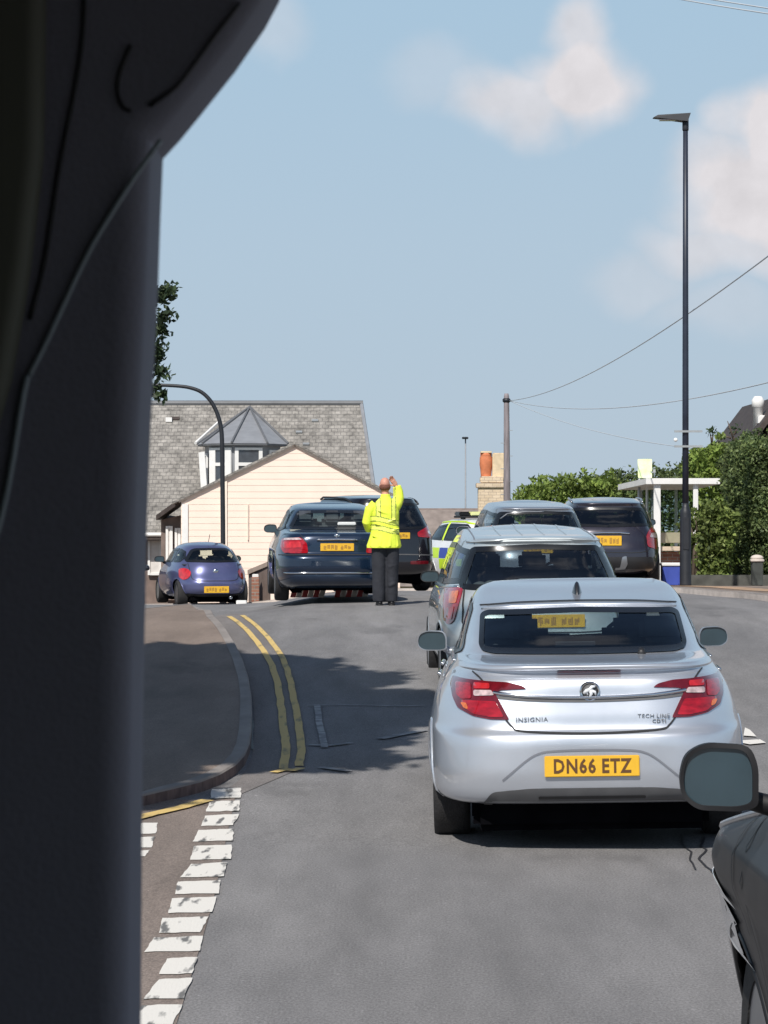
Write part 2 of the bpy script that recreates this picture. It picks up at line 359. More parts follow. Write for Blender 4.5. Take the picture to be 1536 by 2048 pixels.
# ------------------------------------------------------------------ terrain
Pz = pchip([(-40, 0), (0, 0), (14, 0), (18, .09), (22, .22), (27, .44), (30, .57), (33, .665), (36, .67), (38.5, .635), (42, .59), (46, .48), (50, .34), (54, .18), (60, -.15),
            (70, -.9), (85, -2.2), (110, -5), (200, -12), (600, -22), (3500, -30)])
X = lambda px, d: (px-768)/FPX*d
def gz(x, y):
    return Pz(y) - .26*sstep(.6, 2.6, -x)*sstep(29, 38, y)
def G(px, py, dz=0.0):
    """ground point seen at a pixel of the photo"""
    a = (py-1024)/FPX; d = 6.0
    while d < 60:
        if EYE-a*d <= gz((px-768)/FPX*d, d)+dz: break
        d += .02
    return ((px-768)/FPX*d, d)
def WP(px, py, d): return Vector(((px-768)/FPX*d, d, EYE-(py-1024)/FPX*d))
def sheet(name, poly, dz, m, sx=.6, sy=.6, parent=None, edge=0.0, mats=None):
    V, F, B = fill2d(poly, sx, sy)
    vs = [(x, y, gz(x, y)+dz) for x, y in V]; fs = [tuple(f) for f in F]; fm = [0]*len(fs)
    if edge:
        n = len(vs); low = {}
        for a, b in B:
            for q in (a, b):
                if q not in low: low[q] = len(vs); vs.append((vs[q][0], vs[q][1], vs[q][2]-edge))
            fs.append((a, b, low[b], low[a])); fm.append(1 if mats else 0)
    return mesh_obj(name, vs, fs, m, parent, mats=mats, fmat=fm)
# ground: one sheet to the horizon
ys = [-60, -30, -10, 0, 8]+[10+i*1.0 for i in range(60)]+[72, 76, 80, 86, 92, 100, 110, 125, 150, 200, 300, 450, 600, 1000, 1600, 2500, 3500]
xs = [-2000, -900, -400, -150, -60, -25, -12]+[-8+i*.8 for i in range(21)]+[12, 25, 60, 150, 400, 900, 2000]
vs = [(x, y, gz(x, y)-.05) for y in ys for x in xs]; nx_ = len(xs)
fs = [(j*nx_+i, j*nx_+i+1, (j+1)*nx_+i+1, (j+1)*nx_+i) for j in range(len(ys)-1) for i in range(nx_-1)]
tag(mesh_obj('ground', vs, fs, M['ground']), kind='structure')

# kerb line traced on the ground (left corner of the side road)
Lk = [G(*p) for p in [(290, 1613), (345, 1600), (400, 1586), (440, 1570), (472, 1550), (490, 1530), (499, 1508), (503, 1480), (504, 1440), (503, 1405), (497, 1370), (486, 1335), (470, 1300), (452, 1270), (430, 1246), (405, 1228), (375, 1217)]]
left_back = [(-3.9, 37.0), (-5.5, 39), (-9, 41), (-14, 42.5)]
Lk0 = [(-14, Lk[0][1]-1.6), (-8, Lk[0][1]-1.2), (-4, Lk[0][1]-.7)]
kerb_line = Lk0 + Lk + left_back
kR = [(8.2, -20), (8.2, 10), (8.0, 20), (7.2, 28), (6.3, 33), G(1536, 1203), G(1450, 1194), G(1362, 1186), (3.9, 44.5), (1.8, 50.5), (-1.5, 55.5), (-8, 59.5), (-16, 62)]
road_poly = [(-14, -20), (8.6, -20)] + [(x+.3, y+.2) for x, y in kR[1:]] + [(-16.3, 40)]
tag(sheet('road', [(-14, -20), (9, -20), (9, 20), (8.2, 30), (7, 36), (5.8, 42), (4.6, 46.5), (2.4, 52.5), (-1, 57.5), (-8, 61), (-16, 63), (-16, 20)], 0, M['asphalt'], 1.0, .7), kind='structure')
# side road mouth (brown surface)
side = [G(*p) for p in [(412, 1602), (470, 1598), (452, 1680), (425, 1810), (390, 1930), (350, 2060)]]
xb, yb = side[-1]
side_poly = [side[0], side[1]]+side[2:]+[(xb-.5, yb-3), (-3, 0), (-14, -3), (-14, Lk0[0][1]+.0), Lk0[1], Lk0[2], Lk[0], Lk[1]]
tag(sheet('side_road', side_poly, .004, M['side_asphalt'], .6, .6), kind='structure')
# gutter strip of older surfacing under the yellow lines
yl_in = [(458, 1234), (500, 1268), (532, 1310), (550, 1350), (560, 1400), (568, 1460), (572, 1500), (568, 1540)]
yl_out = [(484, 1232), (525, 1265), (558, 1306), (577, 1350), (588, 1400), (598, 1460), (602, 1500), (598, 1535)]
gut = [G(p[0]+10, p[1]) for p in yl_out]
gut_poly = gut + [G(560, 1556), G(480, 1590), G(440, 1590)] + [G(*p) for p in [(480, 1560), (503, 1520), (508, 1480), (509, 1440), (506, 1400), (500, 1370), (489, 1335), (473, 1300), (455, 1270), (433, 1246), (425, 1228)]]
tag(sheet('gutter_strip', gut_poly, .004, M['gutter'], .5, .5), kind='structure')
# left pavement, a real step up
pav = [(x, y) for x, y in kerb_line]
def offs(line, d):
    o = []
    for i, p in enumerate(line):
        a = Vector(line[max(0, i-1)]); b = Vector(line[min(len(line)-1, i+1)]); t = (b-a).normalized(); o.append((p[0]-t.y*d, p[1]+t.x*d))
    return o
kin = offs(kerb_line, .10)
tag(sheet('pavement', kin + [(-16, 42), (-16, Lk0[0][1]-1.4)], .075, M['pave'], .6, .6), kind='structure')
def kerb_run(name, line, inner, h, back=False):
    vs = []; fs = []; fm = []
    def sub(l):
        out = []
        for i in range(len(l)-1):
            for k in range(4): out.append((l[i][0]+(l[i+1][0]-l[i][0])*k/4, l[i][1]+(l[i+1][1]-l[i][1])*k/4))
        return out+[l[-1]]
    a, b = sub(line), sub(inner)
    for p, q in zip(a, b):
        z = gz(*p); vs += [(p[0], p[1], z-.05), (p[0], p[1], z+h-.012), (p[0]+(q[0]-p[0])*.12, p[1]+(q[1]-p[1])*.12, z+h), (q[0], q[1], gz(*q)+h), (q[0], q[1], gz(*q)-.05)]
    for i in range(len(a)-1):
        for k in range(4):
            fs.append((i*5+k, (i+1)*5+k, (i+1)*5+k+1, i*5+k+1)); fm.append(0 if k else 1)
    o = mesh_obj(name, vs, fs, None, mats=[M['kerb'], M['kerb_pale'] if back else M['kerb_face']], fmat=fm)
    bm = bmesh.new(); bm.from_mesh(o.data); bmesh.ops.recalc_face_normals(bm, faces=bm.faces); bm.to_mesh(o.data); bm.free()
    return tag(o, kind='structure')
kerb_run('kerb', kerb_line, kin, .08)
kRi = offs(kR, -.14)
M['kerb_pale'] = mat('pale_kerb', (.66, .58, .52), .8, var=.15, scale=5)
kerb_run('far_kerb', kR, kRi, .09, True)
M['strip_ochre'] = mat('ochre_paving', (.42, .28, .18), .85, var=.3, scale=5)
# far pavement
far = kRi + [(-16, 80), (30, 80), (30, -20)]
tag(sheet('far_pavement', far, .088, M['pave'], 1.2, 1.2), kind='structure')
def ribbon(name, line, wd, dz, m, **k):
    a = offs(line, wd/2); b = offs(line, -wd/2)
    return sheet(name, a+b[::-1], dz, m, .4, .4, **k)
tag(ribbon('tactile_strip', offs([kR[3], kR[4], kR[5], kR[6], kR[7], kR[8]], -.75), .55, .094, M['strip_ochre']), kind='structure')
# yellow lines
def dense(px, n=6):
    out = []
    for i in range(len(px)-1):
        for k in range(n): out.append((px[i][0]+(px[i+1][0]-px[i][0])*k/n, px[i][1]+(px[i+1][1]-px[i][1])*k/n))
    return out+[px[-1]]
def smooth_line(pts, n=5):
    out = []
    P_ = [Vector(p) for p in pts]; P_ = [P_[0]*2-P_[1]]+P_+[P_[-1]*2-P_[-2]]
    for i in range(1, len(P_)-2):
        for k in range(n):
            t = k/n; a, b, c, d = P_[i-1:i+3]
            out.append(tuple(.5*((2*b)+(c-a)*t+(2*a-5*b+4*c-d)*t*t+(3*b-3*c+d-a)*t**3)))
    return out+[tuple(P_[-2])]
def wob(line, a=.008):
    return [(x+random.uniform(-a, a), y) for x, y in line]
def mark(name, label, px_line, wd, m, dz=.011, cat='road marking', group=None):
    l = wob(smooth_line([G(*p) for p in px_line]), .006)
    return tag(ribbon(name, l, wd, dz, m), kind='structure')
mark('yellow_line', 'inner', yl_in, .066, M['yellow_line'], group='y')
mark('yellow_line', 'outer', yl_out, .062, M['yellow_line'], group='y')
mark('yellow_line', 'side', [(200, 1662), (290, 1636), (350, 1622), (414, 1604)], .10, M['yellow_line'], dz=.015)
mark('yellow_line', 'ends', [(548, 1549), (574, 1541)], .07, M['yellow_line'], dz=.015)
mark('yellow_line', 'ends', [(582, 1546), (602, 1540)], .07, M['yellow_line'], dz=.015)
mark('white_line', 'thin mark', [(635, 1412), (638, 1440), (643, 1470), (650, 1498)], .055, M['thin_line'])
mark('white_line', 'thin bar', [(612, 1413), (700, 1412), (800, 1414), (850, 1413)], .03, M['thin_line'])
mark('white_line', 'thin bar', [(620, 1492), (660, 1493), (700, 1488)], .06, M['thin_line'])
mark('white_line', 'thin bar', [(640, 1537), (700, 1545)], .07, M['thin_line'])
mark('white_line', 'thin bar', [(760, 1480), (850, 1462)], .09, M['thin_line'])  # pale bar paints a sunlit streak inside the tree's shadow
# ladder of white blocks
def block(pxpoly):
    pts = []
    for i in range(len(pxpoly)):
        a, b = pxpoly[i], pxpoly[(i+1) % len(pxpoly)]
        for k in range(5):
            t = k/5; j = 0 if k == 0 else 1
            pts.append(G(a[0]+(b[0]-a[0])*t+random.uniform(-1.5, 1.5)*j, a[1]+(b[1]-a[1])*t+random.uniform(-.4, .4)*j))
    tag(sheet('white_block', pts, .008, M['white_line'], .5, .5), kind='structure')
ladder = [(1578, 1600, 424, 482, 420, 481), (1603, 1626, 418, 479, 412, 478), (1631, 1655, 410, 478, 402, 466), (1660, 1686, 397, 467, 385, 466), (1692, 1723, 387, 463, 380, 462), (1728, 1758, 382, 455, 360, 448),
          (1764, 1792, 356, 441, 350, 438), (1797, 1830, 344, 433, 336, 424), (1837, 1870, 325, 417, 318, 400), (1876, 1908, 308, 406, 288, 400), (1918, 1953, 334, 395, 318, 384), (1960, 2003, 318, 385, 286, 368), (2013, 2056, 284, 365, 262, 345), (2066, 2110, 262, 342, 240, 322)]
for t_, b_, x0, x1, x2, x3 in ladder: block([(x0, t_+3), (x1, t_), (x3, b_-2), (x2, b_)])
for t_, b_, x0, x1, x2, x3 in [(1648, 1670, 240, 316, 240, 311), (1676, 1698, 240, 311, 240, 303), (1703, 1716, 240, 300, 240, 290)]: block([(x0, t_+3), (x1, t_), (x3, b_), (x2, b_)])
# centre line dashes
for (xa, ya, ln) in ((3.0, 25.3, 2), (2.9, 31.3, 2), (3.1, 13.3, 2), (3.1, 7.3, 2)):
    tag(sheet('white_block', [(xa-.06, ya), (xa+.06, ya), (xa+.06, ya+ln), (xa-.06, ya+ln)], .009, M['white_line'], .5, .5), kind='structure')
tag(sheet('white_block', [G(1490, 1458), G(1500, 1463), G(1513, 1476), G(1487, 1474)], .012, M['white_line'], .5, .5), kind='structure')
tag(sheet('white_block', [G(1478, 1484), G(1520, 1482), G(1532, 1489), G(1500, 1492), G(1482, 1489)], .0125, M['white_line'], .5, .5), kind='structure')
# tar cracks
def crack(px, wd, **k):
    l = [(x+random.uniform(-.004, .004), y) for x, y in [G(*p) for p in dense(px, 3)]]
    tag(sheet('tar_crack', offs(l, wd/2)+offs(l, -wd/2)[::-1], .006, M['tar'], .5, .5), kind='structure')
crack([(1362, 1672), (1366, 1692), (1382, 1706), (1380, 1722), (1392, 1742)], .011)
crack([(1408, 1676), (1402, 1694), (1412, 1702), (1398, 1720), (1420, 1742), (1438, 1760)], .013)
crack([(498, 1420), (505, 1445), (503, 1475), (505, 1500)], .02)

# ------------------------------------------------------------------ cars
def add_text(parent, name, s_, size, loc, rot, m, sx=1.0, ext=.002, bold=.0):
    cu = bpy.data.curves.new(name, 'FONT'); cu.body = s_; cu.size = size; cu.align_x = 'CENTER'; cu.align_y = 'CENTER'; cu.extrude = ext; cu.offset = bold; cu.resolution_u = 2; cu.space_character = 1.13; cu.space_word = .8
    t = bpy.data.objects.new(name, cu); col.objects.link(t); bpy.context.view_layer.update()
    me = bpy.data.meshes.new_from_object(t.evaluated_get(bpy.context.evaluated_depsgraph_get())); bpy.data.objects.remove(t)
    me.materials.clear(); me.materials.append(m)
    o = bpy.data.objects.new(name, me); col.objects.link(o); o.parent = parent; o.location = loc; o.rotation_euler = rot; o.scale = (sx, 1, 1)
    return o
class Car:
    def __init__(s, name, label, cat, loc, yaw, S, roll=0, pitch=0, group=None):
        s.S = S; s.root = empty(name, loc, (R(pitch), R(roll), R(yaw)), label=label, cat=cat, group=group)
        s.W = pchip(S['w']); s.Rr = pchip(S['r']); s.Fr = pchip(S['f']); s.Nr = pchip(S.get('n', [(0, 5), (2, 5)])); s.Nf = pchip(S.get('nf', [(0, 3.2), (2, 3.2)]))
        s.yc = S['yc']; s.body()
    def ring(s, z, nq=(100, 55)):
        w_, r_, f_, yc = s.W(z), s.Rr(z), s.Fr(z), s.yc
        yc = min(max(yc, r_+.15), f_-.15)
        out = []
        for q in range(4):   # right-rear(0..), going rear centre ... quadrants
            rear = q in (0, 1); nn = s.Nr(z) if rear else s.Nf(z); b = (yc-r_) if rear else (f_-yc); cnt = nq[0] if rear else nq[1]
            tt = np.linspace(0, 1, 500)**2.0*math.pi/2
            tt = np.concatenate([np.linspace(0, 1, 400)**3*math.pi/4, (1-np.linspace(1, 0, 400)**3)*math.pi/4+math.pi/4]) 
            X = w_*np.cos(tt)**(2/nn); Y = b*np.sin(tt)**(2/nn); X[-1] = 0; Y[0] = 0
            dl = np.concatenate([[0], np.cumsum(np.hypot(np.diff(X), np.diff(Y)))]); u_ = np.linspace(0, dl[-1], cnt+1)
            X = np.interp(u_, dl, X); Y = np.interp(u_, dl, Y)
            if q == 0: P_ = list(zip(X, yc-Y))[:-1]
            elif q == 1: P_ = list(zip(-X, yc-Y))[::-1][:-1]
            elif q == 2: P_ = list(zip(-X, yc+Y))[:-1]
            else: P_ = list(zip(X, yc+Y))[::-1][:-1]
            out += [(float(a), float(b_), z) for a, b_ in P_]
        return out
    def body(s):
        S = s.S; keys = S['zk']; zs_ = []
        for a, b, k in keys: zs_ += list(np.linspace(a, b, k, endpoint=False))
        zs_.append(keys[-1][1]); vs = []; fs = []
        rings = [s.ring(float(z)) for z in zs_]; n = len(rings[0])
        for r_ in rings: vs += r_
        for j in range(len(rings)-1):
            for i in range(n): fs.append((j*n+i, j*n+(i+1) % n, (j+1)*n+(i+1) % n, (j+1)*n+i))
        # roof crown
        top = rings[-1]; cx = 0; cy = sum(p[1] for p in top)/n; z0 = zs_[-1]; base = (len(rings)-1)*n; cr = S.get('crown', .03)
        prev = base
        for k in range(1, 7):
            t = k/6.5; b = len(vs)
            vs += [(p[0]*(1-t), cy+(p[1]-cy)*(1-t), z0+cr*(1-(1-t)**2)) for p in top]
            for i in range(n): fs.append((prev+i, prev+(i+1) % n, b+(i+1) % n, b+i))
            prev = b
        fs.append(tuple(prev+i for i in range(n)))
        fs.append(tuple(reversed(range(n))))
        s.bvh = BVHTree.FromPolygons([Vector(v_) for v_ in vs], fs)
        wins = S['win']; keep = []; ar = S.get('arches', []); arr = S.get('arch_r', .37); wr = S.get('wheel_r', .33)
        V = np.array(vs)
        polys = {k: inset(p, .012) for k, p in wins.items()}
        for f in fs:
            P_ = V[list(f)] if len(f) < 5 else None; kill = False
            if P_ is not None:
                c = P_.mean(0); e1 = P_[2]-P_[0]; e2 = P_[3]-P_[1]; nr = np.cross(e1, e2); nr = nr/(np.linalg.norm(nr)+1e-12)
                for k, pl in polys.items():
                    if k == 'rear' and c[1] < s.yc and abs(nr[0]) < .75 and nr[1]*0 == 0:
                        if all(inside((p[0], p[2]), pl) for p in P_): kill = True
                    elif k == 'front' and c[1] > s.yc and abs(nr[0]) < .8:
                        if all(inside((p[0], p[2]), pl) for p in P_): kill = True
                    elif k.startswith('side') and abs(nr[0]) > .55:
                        if all(inside((p[1], p[2]), pl) for p in P_): kill = True
                for ya in ar:
                    if abs(c[0]) > .45 and abs(nr[0]) > .35 and math.hypot(c[1]-ya, c[2]-wr) < arr: kill = True
            if not kill: keep.append(f)
        s.body_o = mesh_obj('body', vs, keep, S['paint'], s.root, smooth=True)
        s.body_o.data.validate()
        # arch lips
        for ya in ar:
            for sg in (-1, 1):
                a0 = []
                for k in range(33):
                    an = math.pi*(-.12+1.24*k/32); y_ = ya+arr*1.03*math.cos(an); z_ = wr+arr*1.03*math.sin(an)
                    h = s.hit((sg*3, y_, max(z_, S['w'][0][0]+.01)), (-sg, 0, 0))
                    if h: a0.append((h[0].x-sg*.003, y_, max(z_, S['w'][0][0]+.01)))
                if len(a0) > 5: MB().tube(a0, .012, 6).build('arch_lip', S.get('lip', S['paint']), s.root, True)
        # wheels
        for ya in ar:
            for sg in (-1, 1):
                xo = S['track']*sg; wt = .105
                wm = MB().lathe([(wr*.66, -wt), (wr*.93, -wt*1.02), (wr*.985, -wt*.86), (wr, -wt*.6), (wr, wt*.6), (wr*.985, wt*.86), (wr*.93, wt*1.02), (wr*.66, wt)], (xo, ya, wr), 'x', 40, True)
                wheel = empty('wheel'); wheel.parent = s.root
                auto_smooth(wm.build('tyre', M['rubber'], wheel), 40)
                rb = MB().lathe([(wr*.67, sg*wt*.95), (wr*.64, sg*wt*.6), (wr*.60, sg*wt*.3), (wr*.2, sg*wt*.25), (.001, sg*wt*.25)], (xo, ya, wr), 'x', 30)
                nsp = S.get('spokes', 7)
                for k in range(nsp):
                    a = 2*math.pi*k/nsp; rb.box((xo+sg*wt*.7, ya+math.cos(a)*wr*.36, wr+math.sin(a)*wr*.36), (.012, wr*.3, .024), Matrix.Rotation(a, 3, 'X'), .004)
                rb.lathe([(.06, sg*wt*.5), (.055, sg*wt*.85), (.001, sg*wt*.87)], (xo, ya, wr), 'x', 16)
                auto_smooth(rb.build('rim', M['rim'], wheel), 40)
        for ya in ar:
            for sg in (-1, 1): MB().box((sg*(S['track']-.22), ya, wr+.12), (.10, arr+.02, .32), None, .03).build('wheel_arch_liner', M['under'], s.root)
        # underbody and cabin
        Lb = S['f'][1][1]; bt = S['belt']
        z0_ = keys[0][0]
        MB().box((0, Lb/2, .30), (S['track']-.13, Lb/2-.35, .13), None, .04).box((0, .50, z0_-S.get('shade_drop', -.02)), (S['track']-.13, .28, .12), None, .04).build('underbody_shade', M['under'], s.root)  # second box is a black slab added to deepen shade below the bumper
        cb = MB(); y0 = S['cab'][0]; y1 = S['cab'][1]; wb = s.W(bt)-.06
        cb.prism([(-wb, y0, bt-.5), (wb, y0, bt-.5), (wb, y1, bt-.5), (-wb, y1, bt-.5)], (0, 0, .02))
        cb.prism([(-wb*.93, y0+.02, bt-.04), (wb*.93, y0+.02, bt-.04), (wb*.96, y0+.5, bt-.04), (-wb*.96, y0+.5, bt-.04)], (0, 0, .02))
        cb.prism([(-wb*.9, y1-.75, bt-.06), (wb*.9, y1-.75, bt-.06), (wb*.8, y1-.1, bt-.06), (-wb*.8, y1-.1, bt-.06)], (0, 0, .05))
        cb.build('cabin_trim', S.get('trim', M['interior']), s.root)
        sm = S.get('seat', M['interior'])
        for (yy_, xs_) in ((y0+S.get('rsy', .55), S.get('rseat', (-.42, 0, .42))), (y0+1.45, (-.37, .37))):
            for x in xs_:
                st = empty('seat'); st.parent = s.root
                tl = Matrix.Rotation(R(-14), 3, 'X')
                hw = .24 if len(xs_) == 2 else .2
                auto_smooth(MB().box((x, yy_, bt-.16), (hw, .06, .30), tl, .045).build('backrest', sm, st), 60)
                auto_smooth(MB().box((x, yy_-.05, bt+S.get('hr', .215)), (.125, .05, .085), tl, .035).build('headrest', sm, st), 60)
        sw = MB(); pts = []
        for k in range(25):
            a = 2*math.pi*k/24; pts.append((.37+.18*math.cos(a), y1-.85+.07*math.sin(a), bt+.0+.17*math.sin(a)))
        sw.tube(pts, .014, 6, False).build('steering_wheel', M['black_plastic'], s.root, True)
        # glass with borders
        gm = S.get('glassm', {}); 
        for k, pl in wins.items():
            g = gm.get(k, gm.get('all', M['glass'])); d = S.get('frit', .05)
            nm = {'rear': 'rear_window', 'front': 'windscreen'}.get(k, 'side_window')
            ax = {'rear': 'rear', 'front': 'front'}.get(k, 'side')
            for sg in ((-1, 1) if ax == 'side' else (1,)):
                o = s.patch(nm, pl, g, ax, .002, 0, side=sg)
                s.strip('window_seal', pl, inset(pl, d), M['frit'], ax, .006, side=sg, parent=o)
    def hit(s, o, d):
        h = s.bvh.ray_cast(Vector(o), Vector(d)); return (h[0], h[1]) if h[0] is not None else None
    def proj(s, a, z, ax, off, side=1):
        if ax == 'rear': o, d = (a, -3, z), (0, 1, 0)
        elif ax == 'front': o, d = (a, 9, z), (0, -1, 0)
        elif ax == 'top': o, d = (a, z, 4), (0, 0, -1)
        else: o, d = (side*3, a, z), (-side, 0, 0)
        h = s.hit(o, d)
        if not h and ax in ('rear', 'front'):
            for k in range(1, 30):
                h = s.hit((a*(1-.012*k), o[1], z), d)
                if h: break
        if not h: return None
        n = h[1]; d = Vector(d)
        if n.dot(d) > 0: n = -n
        return h[0]+n*off
    def patch(s, name, poly, m, ax='rear', off=.004, th=.012, mirror=False, side=1, parent=None, step=.04, smooth=True, two=None):
        objs = []
        for mir in ((1, -1) if mirror else (1,)):
            pl = poly if mir == 1 else [(-p[0], p[1]) for p in poly]
            V, F, B = fill2d(pl, step, step); vs = []; last = None
            for a, z in V:
                q = s.proj(a, z, ax, off, side)
                if q is None: q = last if last is not None else Vector((a, 0, z))
                last = q; vs.append(q)
            fs = [tuple(f) for f in F]
            if th:
                dv = {'rear': Vector((0, 1, 0)), 'front': Vector((0, -1, 0)), 'top': Vector((0, 0, -1))}.get(ax, Vector((-side, 0, 0)))*th; low = {}
                for a, b in B:
                    for q in (a, b):
                        if q not in low: low[q] = len(vs); vs.append(vs[q]+dv)
                    fs.append((a, b, low[b], low[a]))
            o = mesh_obj(name, vs, fs, m, parent or s.root)
            bm = bmesh.new(); bm.from_mesh(o.data); bmesh.ops.recalc_face_normals(bm, faces=bm.faces)
            # outward check
            f0 = max(bm.faces, key=lambda f: f.calc_area()); out = {'rear': Vector((0, -1, 0)), 'front': Vector((0, 1, 0)), 'top': Vector((0, 0, 1))}.get(ax, Vector((side, 0, 0)))
            if f0.normal.dot(out) < 0: bmesh.ops.reverse_faces(bm, faces=bm.faces[:])
            bm.to_mesh(o.data); bm.free()
            if smooth: auto_smooth(o, 40)
            objs.append(o)
        return objs[0] if len(objs) == 1 else objs
    def strip(s, name, A, B, m, ax, off, side=1, parent=None, closed=True):
        n = len(A); vs = []; fs = []; last = Vector((0, 0, 0)); rows = 3; aa = []
        A2 = []; B2 = []
        for i in range(n if closed else n-1):
            a0, a1, b0, b1 = Vector(A[i]), Vector(A[(i+1) % n]), Vector(B[i]), Vector(B[(i+1) % n])
            k = max(1, int((a1-a0).length/.05))
            for j in range(k): A2.append(a0.lerp(a1, j/k)); B2.append(b0.lerp(b1, j/k))
        if not closed: A2.append(Vector(A[-1])); B2.append(Vector(B[-1]))
        n = len(A2)
        for i in range(n):
            for r_ in range(rows):
                p = A2[i].lerp(B2[i], r_/(rows-1)); q = s.proj(p[0], p[1], ax, off, side)
                if q is None: q = last
                last = q; vs.append(q)
        for i in range(n if closed else n-1):
            j = (i+1) % n
            for r_ in range(rows-1): fs.append((i*rows+r_, j*rows+r_, j*rows+r_+1, i*rows+r_+1))
        o = mesh_obj(name, vs, fs, m, parent or s.root, True)
        bm = bmesh.new(); bm.from_mesh(o.data); bmesh.ops.recalc_face_normals(bm, faces=bm.faces); bm.to_mesh(o.data); bm.free(); return o
    def line(s, name, pts, wd, m, ax='rear', off=.005, side=1, mirror=False, parent=None, smoothn=4):
        for mir in ((1, -1) if mirror else (1,)):
            pl = [(mir*p[0], p[1]) for p in pts]
            pl = smooth_line(pl, smoothn) if len(pl) > 2 and smoothn else pl
            o = s.strip(name, offs(pl, wd/2), offs(pl, -wd/2), m, ax, off, side, parent, closed=False)
        return o
    def bar(s, name, pts, r, m, ax='rear', off=.01, side=1, mirror=False, parent=None):
        for mir in ((1, -1) if mirror else (1,)):
            out = []
            for p in dense([(mir*q[0], q[1]) for q in pts], 8):
                q = s.proj(p[0], p[1], ax, off, side)
                if q is not None: out.append(q)
            o = MB().tube(out, r, 8).build(name, m, parent or s.root, True)
        return o
    def plate(s, x, z, wd, hh, text=None, tilt=0, off=.012, marks=0):
        y_ = min(s.proj(x+dx, z+dz, 'rear', 0).y for dx in (-wd/2, 0, wd/2) for dz in (-hh/2, hh/2))-off
        o = MB().box((x, y_, z), (wd/2, .006, hh/2), None, .004).build('number_plate', M['plate_y'], s.root)
        if text:
            add_text(o, 'plate_letters', text, hh*.93, (x, y_-.0075, z-.002), (R(90), 0, 0), M['plate_ink'], .80, .0012, .0028)
        elif marks:
            b = MB(); k = 0; x0 = x-wd*.42; cw = wd*.84/7.6
            for k in range(7):
                xx = x0+cw*(k+.5+(.6 if k > 3 else 0)); rr = random.Random(k*7+int(abs(x)*100)+3)
                for q in range(3):
                    b.box((xx+(-.32+.32*q)*cw*.8, y_-.007, z+rr.uniform(-.008, .008)), (cw*.10, .0012, hh*rr.uniform(.12, .3)))
                b.box((xx, y_-.0068, z+rr.choice((-1, 0, 1))*hh*.25), (cw*.34, .001, hh*.05))
            b.build('plate_letters', M['plate_ink_soft'], o)
        return o
    def mirror(s, y, z, size=1.0, cover=None, wide=.12, asp=(1, 1), rim_w=.90):
        for sg in (-1, 1):
            h = s.hit((sg*3, y, z), (-sg, 0, 0)); x0 = abs(h[0].x) if h else s.W(z)
            cx = sg*(x0+wide+.02); b = MB(); W_, D_, H_ = .125*size*asp[0], .07*size, .078*size*asp[1]
            vs = []; nv = 10   # rounded shell, flat face towards the rear
            OUT = roundpoly([(-1, -.86), (-1.0, .35), (-.78, .95), (.35, 1.0), (.86, .66), (1.0, .0), (.93, -.62), (.55, -.98), (-.55, -1.0)], .34, 4); nu = len(OUT)
            for j in range(nv+1):
                t = j/nv; rr = math.cos(t*math.pi/2)**.55; yy_ = D_*2*math.sin(t*math.pi/2)
                for i in range(nu):
                    ox, oz = OUT[i]; vs.append((cx+W_*rr*ox*sg, y+yy_-.03+.02*ox, z+.06+H_*rr*oz))
            fs = [(j*nu+i, j*nu+(i+1) % nu, (j+1)*nu+(i+1) % nu, (j+1)*nu+i) for j in range(nv) for i in range(nu)]
            b.add(vs, fs)
            rim = [vs[i] for i in range(nu)]; inner = [(cx+(p[0]-cx)*rim_w+sg*W_*.03, p[1]+.0, z+.06+(p[2]-z-.06)*(rim_w-.02)) for p in rim]; deep = [(p[0], p[1]+.014, p[2]) for p in inner]
            k0 = len(b.v); b.add(rim+inner+deep, [(i, (i+1) % nu, nu+(i+1) % nu, nu+i) for i in range(nu)]+[(nu+i, nu+(i+1) % nu, 2*nu+(i+1) % nu, 2*nu+i) for i in range(nu)])
            b.tube([(sg*(x0-.03), y+.03, z-.02), (sg*(x0+.04), y+.03, z-.015), (cx-sg*W_*.75, y+.03, z+.06-H_*.7), (cx-sg*W_*.2, y+.03, z+.06-H_*.6)], [.04, .026, .024, .03], 8)
            o = auto_smooth(b.build('door_mirror', cover or s.S['paint'], s.root), 45)
            mesh_obj('mirror_glass', [(p[0], p[1]-.003, p[2]) for p in deep], [tuple(range(nu))], M['mirror'], o)

def winset(rear, front, side, rr=.05):
    d = {}
    if rear: d['rear'] = roundpoly(rear, rr)
    if front: d['front'] = roundpoly(front, .06)
    for i, p in enumerate(side): d['side%d' % i] = roundpoly(p, .05)
    return d
def sym(h): return h + [(-x, z) for x, z in reversed(h)]

